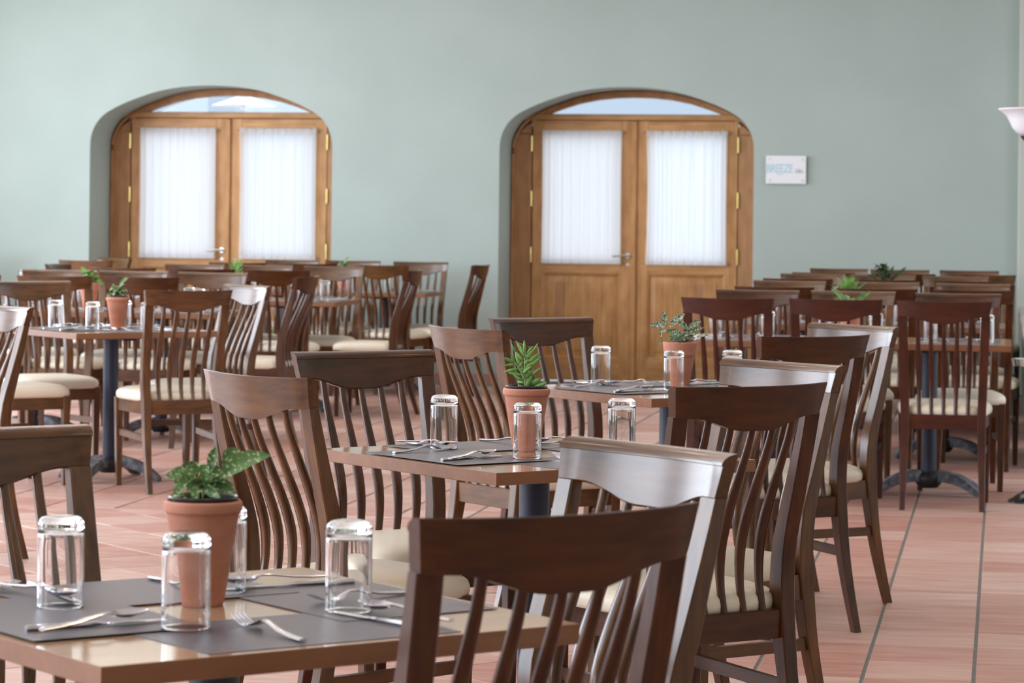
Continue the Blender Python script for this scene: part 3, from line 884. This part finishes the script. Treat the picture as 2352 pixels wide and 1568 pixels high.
def setting(cx, cy, out_deg, where, grp, edge=.391, over=None, shift=0, matz=0, seed=0):
    """one place setting; out_deg is the room direction from the table centre to the diner"""
    rnd = random.Random(seed)
    out = Vector((cos(radians(out_deg)), sin(radians(out_deg)))); right = Vector((-out.y, out.x))   # diner's right hand
    def P(r, o): return Vector((cx, cy)) + right * (r + shift) + out * (o + edge - .391)
    zt = TH + .0004 + matz
    it = dict(GEN)
    if over: it.update(over)
    m = ware('placemat'); p = P(it.get('mat', 0), .374); m.location = (p.x, p.y, zt); m.rotation_euler = (0, 0, math.atan2(right.y, right.x) + rnd.uniform(-.012, .012))
    tag(m, 'dark grey paper placemat, %s' % where, 'placemat', 'placemats ' + grp)
    zi = zt + .0008
    for kind, nm, lb in (('fork', 'fork', 'stainless steel fork'), ('table_knife', 'knife', 'stainless steel table knife'), ('spoon', 'spoon', 'stainless steel spoon')):
        a, b = it[nm]
        if not (over and nm in over):
            j = lambda: rnd.uniform(-.012, .012)
            a = (a[0] + j(), a[1] + j() * .6); b = (b[0] + j(), b[1])
        pa, pb = P(*a), P(*b); d = pb - pa
        o = ware(kind); o.location = (pa.x, pa.y, zi + (.006 if kind == 'spoon' else 0)); o.rotation_euler = (0, 0, math.atan2(d.y, d.x) - pi / 2)
        tag(o, '%s, %s' % (lb, where), nm, nm + 's ' + grp)
    gp = it['glass']
    if not (over and 'glass' in over): gp = (gp[0] + rnd.uniform(-.015, .015), gp[1] + rnd.uniform(-.015, .015))
    p = P(*gp); o = ware('drinking_glass'); o.location = (p.x, p.y, zi); o.rotation_euler = (0, 0, 0)
    tag(o, 'upturned clear drinking glass, %s' % where, 'glass', 'upturned glasses ' + grp)

# ------------------------------------------------------------------ potted plants
def pot_mesh(style, parent):
    H = .150
    if style == 'lip':
        prof = [(0, 0), (.031, 0), (.0325, .002), (.034, .008), (.0545, .130), (.0560, .134), (.0590, .1365), (.0602, .142), (.0594, .149), (.0565, .152), (.0535, .1515), (.0515, .14), (.0505, .13), (.0, .125)]
    else:
        prof = [(0, 0), (.031, 0), (.033, .003), (.0515, .108), (.0565, .1085), (.0605, .149), (.0585, .151), (.0545, .150), (.0510, .135), (.0, .132)]
    bm = bmesh.new(); lathe(bm, prof, 40); bmesh.ops.scale(bm, verts=bm.verts, vec=(1, 1, 1.05)); mesh_obj('pot', bm, M_TERRA, parent)
    if style == 'lip':
        bm = bmesh.new(); lathe(bm, [(.049, .13), (.0490, .164), (.0515, .1665), (.0530, .164), (.0520, .161), (.0500, .150)], 40); mesh_obj('plastic_liner', bm, M_LINER, parent)
        bm = bmesh.new(); lathe(bm, [(0, .157), (.049, .154)], 24); mesh_obj('soil', bm, M_SOIL, parent)
    else:
        bm = bmesh.new(); lathe(bm, [(0, .151), (.053, .148)], 24); mesh_obj('soil', bm, M_SOIL, parent)
def leaf_mesh(parent, base, tip, width, mat, droop=0.0, fold=.25, side=None, arch=.0):
    """a folded blade from base to tip; side is the direction across the blade"""
    b, t = Vector(base), Vector(tip); d = t - b; L = d.length; dn = d.normalized()
    if side is None: side = Vector((-dn.z, random.uniform(-.5, .5), dn.x))
    sd = (Vector(side) - dn * Vector(side).dot(dn))
    if sd.length < 1e-3: sd = dn.cross(Vector((0, 0, 1)))
    sd.normalize(); nrm = dn.cross(sd).normalized()
    bm = bmesh.new(); rows = []
    N = 8
    for i in range(N + 1):
        u = i / N
        c = b + d * u + Vector((0, 0, 1)) * (arch * sin(pi * u) - droop * u * u) * L
        w = width * .5 * (sin(pi * min(1, u * .96 + .02)) ** .8) * (1 - .25 * u) * 1.2
        w = max(w, .0006)
        rows.append([bm.verts.new(c + sd * w * k + nrm * (abs(k) * fold * w + .0004)) for k in (-1, -.5, 0, .5, 1)])
    for a, c in zip(rows[:-1], rows[1:]):
        for k in range(4): bm.faces.new((a[k], a[k + 1], c[k + 1], c[k]))
    o = mesh_obj('leaf', bm, mat, parent, angle=180)
    return o
def fat_leaf(parent, base, tip, width, mat):
    b, t = Vector(base), Vector(tip); d = t - b; dn = d.normalized()
    a = dn.cross(Vector((0, 1, 0))).normalized(); n = dn.cross(a)
    bm = bmesh.new(); rings = []
    for i in range(8):
        u = i / 7; w = width * .5 * max(.12, sin(pi * min(1, .10 + .88 * u)) ** .8) * (1.15 - .3 * u); w = w if i < 7 else .0005
        c = b + d * u + n * 0
        rings.append([tuple(c + a * w * cos(2 * pi * k / 8) + n * w * .42 * sin(2 * pi * k / 8)) for k in range(8)])
    loft(bm, rings); return mesh_obj('leaf', bm, mat, parent, angle=180)
def clump(parent, n, r, z0, z1, L, w, mat, seed, upb=.5):
    rnd = random.Random(seed)
    for k in range(n):
        a = rnd.uniform(0, 2 * pi); rr = r * sqrt(rnd.random()); z = rnd.uniform(z0, z1)
        base = (rr * .4 * cos(a), rr * .4 * sin(a), z); l = L * rnd.uniform(.7, 1.2)
        e = rnd.uniform(-.3, 1) * upb
        tip = (base[0] + l * cos(a) * cos(e), base[1] + l * sin(a) * cos(e), z + l * sin(e))
        leaf_mesh(parent, base, tip, w * rnd.uniform(.8, 1.2), mat, droop=rnd.uniform(0, .35), fold=.35, arch=rnd.uniform(0, .2), side=(-sin(a), cos(a), rnd.uniform(-.5, .5)))
PLANTS = {}
def plant(kind):
    p = empty('potted_plant')
    rnd = random.Random(hash(kind) % 999 if False else sum(map(ord, kind)))
    if kind == 'speckled':
        pot_mesh('lip', p)
        K = 1 / 1515.0; cx, cy = 455, 1152
        LV = [((492, 1100), (610, 1037), .026, -.01), ((470, 1088), (482, 1026), .015, .0), ((500, 1078), (532, 1030), .024, .02), ((446, 1082), (400, 1074), .021, -.01),
              ((438, 1098), (366, 1094), .020, .0), ((430, 1108), (388, 1106), .016, -.02), ((418, 1108), (392, 1145), .016, -.035), ((432, 1112), (446, 1156), .014, -.042),
              ((462, 1098), (497, 1078), .020, .01), ((470, 1120), (530, 1132), .018, .0), ((455, 1122), (522, 1116), .018, .02), ((452, 1096), (470, 1064), .018, -.02),
              ((448, 1120), (420, 1122), .016, -.03), ((460, 1126), (500, 1138), .016, -.03), ((470, 1110), (510, 1098), .018, .03), ((440, 1092), (420, 1068), .018, .02),
              ((452, 1125), (440, 1098), .020, -.02), ((460, 1118), (458, 1082), .018, -.015), ((476, 1124), (480, 1092), .018, .01)]
        for (bx, by), (tx, ty), w, dy in LV:
            leaf_mesh(p, ((bx - cx) * K, dy * .3, .158 - (by - cy) * K), ((tx - cx) * K, dy, .158 - (ty - cy) * K), w, M_LEAF_SPECK, droop=.05, fold=.35, arch=.10)
        clump(p, 16, .03, .155, .185, .035, .016, M_LEAF_SPECK, 3)
        for ex, ez in ((.02, .19), (-.015, .19), (.0, .195), (.03, .175)):
            bm = bmesh.new(); tube(bm, [(ex * .3, 0, .145), (ex, -.005, ez)], [.0022, .0016], 6); mesh_obj('stem', bm, M_STEMG, p)
    elif kind == 'succulent':
        pot_mesh('lip', p)
        K = 1 / 8.71 / 918; cx, cy = 500, 1150
        bm = bmesh.new(); tube(bm, [((500 - cx) * K, 0, .145), ((480 - cx) * K, 0, .145 + 150 * K), ((465 - cx) * K, .002, .150 + 400 * K), ((460 - cx) * K, .002, .150 + 760 * K)], [.0035, .0032, .0028, .0016], 8); mesh_obj('stem', bm, M_STEMG, p)
        bm = bmesh.new(); tube(bm, [((450 - cx) * K, -.002, .155 + 220 * K), ((390 - cx) * K, -.004, .155 + 360 * K), ((320 - cx) * K, -.006, .155 + 470 * K), ((245 - cx) * K, -.006, .155 + 570 * K)], [.0030, .0026, .0022, .0014], 8); mesh_obj('stem', bm, M_STEMG, p)
        LV = [((460, 400), (440, 120), 62), ((440, 440), (283, 145), 60), ((500, 390), (632, 232), 46), ((470, 520), (655, 298), 75), ((640, 330), (722, 188), 42), ((545, 565), (765, 388), 85),
              ((600, 640), (795, 452), 70), ((415, 530), (250, 352), 62), ((362, 640), (258, 372), 66), ((265, 365), (193, 205), 44), ((245, 575), (0, 468), 62), ((245, 572), (175, 390), 46),
              ((250, 596), (0, 660), 46), ((262, 628), (130, 640), 40), ((330, 712), (32, 775), 72), ((390, 830), (130, 790), 62), ((410, 945), (228, 822), 58), ((415, 800), (610, 640), 70), ((480, 892), (640, 712), 75),
              ((610, 820), (818, 668), 64), ((490, 1105), (608, 835), 110), ((595, 1012), (812, 888), 95), ((620, 1135), (918, 965), 105), ((538, 1142), (616, 1060), 70), ((440, 982), (308, 975), 52),
              ((392, 1132), (332, 1025), 62), ((470, 1120), (382, 1040), 60), ((345, 720), (415, 540), 52), ((480, 700), (615, 565), 58), ((465, 620), (540, 500), 60), ((430, 750), (380, 660), 50), ((475, 980), (560, 900), 66), ((460, 470), (360, 235), 50)]
        for (bx, by), (tx, ty), w in LV:
            yb = rnd.uniform(-.008, .008)
            fat_leaf(p, ((bx - cx) * K, yb * .4, .152 - (by - cy) * K), ((tx - cx) * K, yb * 2, .152 - (ty - cy) * K), w * K * 1.05, M_LEAF_FRESH)
    elif kind == 'silver':
        pot_mesh('collar', p)
        K = 1 / 9.22 / 663; cx, cy = 770, 790
        LV = [((450, 420), (405, 88), 120), ((455, 415), (122, 378), 120), ((540, 415), (872, 118), 125), ((930, 480), (672, 298), 130), ((930, 475), (1205, 275), 120), ((960, 520), (1300, 415), 75),
              ((1110, 645), (1372, 572), 62), ((375, 700), (345, 455), 40), ((600, 470), (840, 610), 100), ((410, 720), (318, 830), 40), ((470, 520), (350, 520), 60), ((560, 480), (480, 560), 80),
              ((840, 620), (960, 520), 90), ((960, 560), (1130, 540), 80), ((700, 560), (560, 640), 80), ((560, 560), (640, 470), 70), ((960, 690), (1090, 640), 70), ((820, 690), (700, 560), 70)]
        for (bx, by), (tx, ty), w in LV:
            yb = rnd.uniform(-.02, .02)
            leaf_mesh(p, ((bx - cx) * K, yb * .5, .150 - (by - cy) * K), ((tx - cx) * K, yb, .150 - (ty - cy) * K), w * K * 1.1, M_LEAF_SILVER, droop=.04, fold=.3, arch=.08)
        clump(p, 46, .05, .150, .178, .030, .013, M_LEAF_SILVER, 8, .8)
        for bx, by in ((460, 430), (545, 420), (930, 490), (840, 620), (980, 600), (400, 560)):
            bm = bmesh.new(); tube(bm, [((bx - cx) * K * .5, 0, .142), ((bx - cx) * K, 0, .150 - (by - cy) * K)], [.0018, .0012], 6); mesh_obj('stem', bm, M_STEMG, p)
    elif kind == 'compact':
        pot_mesh('lip', p)
        clump(p, 40, .045, .160, .205, .034, .024, M_LEAF_SPECK, 21, .9)
        leaf_mesh(p, (.005, 0, .21), (.052, .0, .258), .018, M_LEAF_SPECK, arch=.15); leaf_mesh(p, (-.02, 0, .178), (-.062, 0, .168), .016, M_LEAF_SPECK)
    elif kind == 'leafy':
        pot_mesh('collar', p)
        clump(p, 34, .05, .150, .225, .045, .030, M_LEAF_FRESH, 31, .8)
        leaf_mesh(p, (.03, 0, .19), (.085, 0, .165), .024, M_LEAF_FRESH, droop=.3); leaf_mesh(p, (-.01, 0, .21), (-.05, 0, .255), .026, M_LEAF_FRESH)
    elif kind == 'crossed':
        pot_mesh('lip', p)
        for t, w in (((-.095, 0, .250), .026), ((.105, 0, .240), .030), ((-.085, 0, .205), .022), ((.06, -.03, .225), .026), ((-.02, .05, .22), .024), ((.03, .06, .20), .024)):
            leaf_mesh(p, (t[0] * .15, t[1] * .2, .17), t, w, M_LEAF_SPECK, droop=.02, fold=.3, arch=.1)
        clump(p, 14, .03, .155, .18, .035, .018, M_LEAF_SPECK, 41)
    elif kind == 'grassy':
        pot_mesh('lip', p)
        for k in range(70):
            a = rnd.uniform(0, 2 * pi); e = rnd.uniform(.15, 1.4); l = rnd.uniform(.08, .135); r0 = rnd.uniform(0, .03)
            base = (r0 * cos(a), r0 * sin(a), .15 + rnd.uniform(0, .04))
            leaf_mesh(p, base, (base[0] + l * cos(e) * cos(a), base[1] + l * cos(e) * sin(a), base[2] + l * sin(e)), .008, M_LEAF_FRESH, droop=.1, fold=.2, side=(-sin(a), cos(a), 0))
    elif kind == 'tangled':
        pot_mesh('lip', p)
        clump(p, 60, .07, .175, .285, .050, .022, M_LEAF_DARK, 51, .9)
        for t in ((.15, 0, .300), (.12, .02, .27), (-.10, 0, .245), (.02, 0, .325), (.07, 0, .305)):
            leaf_mesh(p, (t[0] * .4, 0, .20), t, .022, M_LEAF_DARK, droop=.1)
    return p
def place_plant(kind, x, y, label, z=TH + .0004, rz=YAW, grp='terracotta pots on the tables'):
    p = plant(kind); p.location = (x, y, z); p.rotation_euler = (0, 0, rz)
    return tag(p, label, 'plant', grp)

# ------------------------------------------------------------------ the diagonal tables
sides = {'NR': (-45, 'near right'), 'FR': (45, 'far right'), 'FL': (135, 'far left'), 'NL': (225, 'near left')}
def diamond(cx, cy, name, ovr, seed):
    place_table(cx, cy, 1, 'square wood-edged dining table set diagonally, %s' % name, 'single dining tables')
    for i, (k, (deg, w)) in enumerate(sides.items()):
        setting(cx, cy, deg, '%s setting, %s' % (w, name), 'on ' + name, over=ovr.get(k), matz=.0009 * i, seed=seed + i)
T1, T2, T3, L1 = (-1.160, 4.195), (-1.150, 7.130), (-1.130, 9.945), (-4.395, 13.905)
diamond(*T1, 'nearest table', {
    'NR': dict(fork=((-.058, .351), (-.044, .150)), knife=((.152, .335), (.134, .118)), spoon=((.205, .330), (.176, .118)), glass=(.163, .117), mat=-.014),
    'NL': dict(mat=-.047, fork=((-.33, .37), (-.33, .17)), knife=((.074, .346), (.086, .130)), spoon=((.126, .347), (.066, .150)), glass=(.1615, .1385)),
    'FL': dict(fork=((-.080, .352), (-.085, .150)), knife=((.122, .375), (.142, .162)), spoon=((.178, .356), (.150, .160)), glass=(.190, .132)),
    'FR': dict(fork=((-.002, .352), (-.030, .150)), knife=((.160, .352), (.180, .140)), spoon=((.200, .322), (.190, .125)), glass=(.164, .109))}, 10)
diamond(*T2, 'second diagonal table', {
    'NR': dict(fork=((-.060, .350), (-.040, .150)), glass=(.215, .075)),
    'NL': dict(fork=((-.131, .335), (-.165, .135)), knife=((.107, .352), (.060, .140)), spoon=((.138, .350), (.056, .165)), glass=(.139, .123)),
    'FL': dict(fork=((-.095, .375), (-.118, .178)), knife=((.140, .370), (.135, .155)), spoon=((.165, .375), (.115, .185)), glass=(.138, .202)),
    'FR': dict(glass=(.235, .15), spoon=((.230, .330), (.200, .135)), knife=((.215, .345), (.230, .132)))}, 20)
diamond(*T3, 'third diagonal table', {
    'NL': dict(fork=((-.150, .300), (-.195, .105)), spoon=((.150, .345), (.085, .150)), glass=(.135, .095)),
    'FR': dict(glass=(.225, .200)),
    'FL': dict(glass=(.115, .250))}, 30)
diamond(*L1, 'left diagonal table', {'NL': dict(glass=(.07, .14)), 'FL': dict(glass=(.19, .24)), 'FR': dict(glass=(.145, .15))}, 40)
place_plant('speckled', T1[0] - .035, T1[1] + .055, 'terracotta pot with speckled broad-leaved plant on the nearest table')
place_plant('succulent', T2[0] - .035, T2[1] + .075, 'terracotta pot with spiky upright succulent on second diagonal table')
place_plant('silver', T3[0] + .02, T3[1] + .10, 'collared terracotta pot with silver-netted leaves on third diagonal table')
place_plant('compact', L1[0] + .02, L1[1] + .04, 'terracotta pot with compact curled speckled plant on left diagonal table')

# ------------------------------------------------------------------ rows of paired tables
def double(cx, cy, rowname, seed, near=(-.52, 0, .52), far=(-.52, 0, .52), ends=()):
    for s, w in ((-1, 'left'), (1, 'right')):
        place_table(cx + s * TS / 2, cy, 0, 'square wood-edged dining table, %s half of %s' % (w, rowname), 'paired dining tables')
    nm = ('left', 'middle', 'right')
    for i, x in enumerate(near): setting(cx, cy, -90, 'near %s setting, %s' % (nm[i], rowname), 'on ' + rowname, shift=x, seed=seed + i)
    for i, x in enumerate(far): setting(cx, cy, 90, 'far %s setting, %s' % (nm[i], rowname), 'on ' + rowname, shift=-x, seed=seed + 3 + i, matz=.0001)
    for deg, w in ends: setting(cx, cy, deg, '%s setting, %s' % (w, rowname), 'on ' + rowname, edge=TS, seed=seed + 9 + deg, matz=.0012)
ROWS = {'R1': (-.74, 14.27, 'first row, right block'), 'R2': (-.72, 16.47, 'second row, right block'), 'R3': (-.75, 18.67, 'third row, right block'), 'R4': (-.72, 20.88, 'last row, right block'),
        'LA': (-5.30, 16.52, 'first row, left block'), 'LB': (-5.14, 19.02, 'second row, left block'), 'LC': (-5.00, 21.36, 'last row, left block'), 'LD': (-7.75, 21.00, 'far left corner')}
for k, (x, y, nme) in ROWS.items():
    ends = {'LA': ((0, 'right end'),), 'LB': ((0, 'right end'), (180, 'left end')), 'LC': ((0, 'right end'),), 'LD': ((0, 'right end'),)}.get(k, ())
    double(x, y, nme, 100 + 20 * list(ROWS).index(k), ends=ends)
place_plant('crossed', -.74, 14.27, 'potted plant with crossed pale leaves, first row, right block')
place_plant('grassy', -.86, 16.37, 'potted plant with dense grassy green leaves, second row, right block')
place_plant('tangled', -.76, 18.67, 'potted plant with dark tangled leaves, third row, right block')
place_plant('leafy', -5.36, 16.52, 'collared pot with pale green leafy plant, first row, left block')
place_plant('succulent', -5.12, 19.00, 'potted succulent with bright upright leaf, second row, left block')
place_plant('compact', -4.93, 21.36, 'potted plant barely showing over chairs, last row, left block')

# ------------------------------------------------------------------ chairs: (wood, back or front seen, rail centre x, y, rail angle, place)
CH = [
 ('dark', 'B', -0.555, 3.682, 42.9, 'near right side of the nearest table'), ('brown', 'F', -0.571, 4.776, -44.3, 'far right side of the nearest table'), ('brown', 'F', -1.755, 4.767, 45, 'far left side of the nearest table'),
 ('brown', 'B', -1.730, 6.578, -41.5, 'near left side of the second diagonal table'), ('dark', 'F', -1.740, 7.770, 41, 'far left side of the second diagonal table'), ('dark', 'B', -0.558, 6.560, 43, 'near right side of the second diagonal table'), ('brown', 'F', -0.564, 7.616, -41, 'far right side of the second diagonal table'),
 ('brown', 'B', -1.770, 9.477, -45.5, 'near left side of the third diagonal table'), ('dark', 'F', -1.683, 10.516, 40.5, 'far left side of the third diagonal table'), ('dark', 'B', -0.591, 9.334, 41, 'near right side of the third diagonal table'), ('brown', 'F', -0.516, 10.350, -42.5, 'far right side of the third diagonal table'),
 ('red', 'B', -1.269, 13.461, -2.1, 'near left of first row, right block'), ('red', 'B', -0.769, 13.535, 0.4, 'near middle of first row, right block'), ('red', 'B', -0.267, 13.473, 0.1, 'near right of first row, right block'),
 ('dark', 'F', -1.257, 15.026, -2.5, 'far left of first row, right block'), ('brown', 'F', -0.766, 15.08, 0.9, 'far middle of first row, right block'), ('dark', 'F', -0.225, 14.96, 3.0, 'far right of first row, right block'),
 ('dark', 'B', -1.229, 15.731, -4, 'near left of second row, right block'), ('dark', 'B', -0.670, 15.66, -4, 'near middle of second row, right block'), ('dark', 'B', -0.155, 15.65, -4, 'near right of second row, right block'),
 ('brown', 'F', -1.256, 17.300, -3, 'far left of second row, right block'), ('brown', 'F', -0.706, 17.30, 0, 'far middle of second row, right block'), ('brown', 'F', -0.174, 17.24, 0, 'far right of second row, right block'),
 ('dark', 'B', -1.252, 17.90, -5, 'near left of third row, right block'), ('dark', 'B', -0.737, 17.95, 0, 'near middle of third row, right block'), ('dark', 'B', -0.200, 17.90, 0.8, 'near right of third row, right block'),
 ('brown', 'F', -1.262, 19.50, -0.3, 'far left of third row, right block'), ('brown', 'F', -0.792, 19.45, 0, 'far middle of third row, right block'), ('brown', 'F', -0.311, 19.36, 0.5, 'far right of third row, right block'),
 ('brown', 'B', -1.223, 19.99, -6, 'near left of last row, right block'), ('dark', 'B', -0.673, 19.96, -6, 'near middle of last row, right block'), ('brown', 'B', -0.131, 20.03, -4, 'near right of last row, right block'),
 ('brown', 'F', -1.206, 21.66, -5, 'far left of last row, right block'), ('brown', 'F', -0.752, 21.54, 0, 'far middle of last row, right block'), ('brown', 'F', -0.245, 21.58, -3, 'far right of last row, right block'),
 ('brown', 'B', -3.825, 13.316, 34, 'near right of the left diagonal table'), ('brown', 'F', -3.816, 14.401, -43.8, 'far right of the left diagonal table'), ('brown', 'F', -5.040, 14.530, 38, 'far left of the left diagonal table'), ('brown', 'B', -4.985, 13.34, -45, 'near left of the left diagonal table'),
 ('brown', 'F', -3.846, 10.783, -38.2, 'cut off by the left edge of the view'),
 ('brown', 'B', -5.854, 15.73, 0, 'near left of first row, left block'), ('brown', 'B', -5.301, 15.70, 3.7, 'near middle of first row, left block'), ('dark', 'B', -4.808, 15.753, 3, 'near right of first row, left block'),
 ('brown', 'F', -5.837, 17.34, 3.2, 'far left of first row, left block'), ('brown', 'F', -5.319, 17.292, 3.5, 'far middle of first row, left block'), ('brown', 'F', -4.786, 17.192, 3, 'far right of first row, left block'), ('dark', 'B', -4.016, 16.488, 86.9, 'right end of first row, left block'),
 ('brown', 'B', -5.680, 18.20, 4.4, 'near left of second row, left block'), ('dark', 'B', -5.153, 18.227, 4.8, 'near middle of second row, left block'), ('dark', 'B', -4.625, 18.12, 4.9, 'near right of second row, left block'),
 ('brown', 'F', -5.633, 19.765, 0.1, 'far left of second row, left block'), ('brown', 'F', -5.144, 19.77, 3.8, 'far middle of second row, left block'), ('brown', 'F', -4.610, 19.70, -0.6, 'far right of second row, left block'), ('dark', 'B', -3.842, 18.762, 90, 'right end of second row, left block'), ('dark', 'F', -6.470, 19.195, 88, 'left end of second row, left block'),
 ('dark', 'B', -5.548, 20.568, -2.2, 'near left of last row, left block'), ('dark', 'B', -5.024, 20.60, 0.7, 'near middle of last row, left block'), ('brown', 'B', -4.444, 20.40, -8, 'near right of last row, left block'),
 ('brown', 'F', -5.504, 22.09, -1.6, 'far left of last row, left block'), ('brown', 'F', -5.016, 22.10, -3, 'far middle of last row, left block'), ('brown', 'F', -4.457, 22.0, -2, 'far right of last row, left block'), ('dark', 'B', -3.816, 21.113, 86, 'right end of last row, left block'),
 ('brown', 'B', -6.715, 20.58, -10, 'near side of the far left corner tables'), ('brown', 'F', -6.848, 21.768, -37.8, 'far right of the far left corner tables'), ('brown', 'F', -8.16, 22.05, 0, 'far left of the far left corner tables'),
]
for key, t, x, y, th, where in CH:
    place_chair(key, t, x, y, th, where, 'slat-back dining chairs')
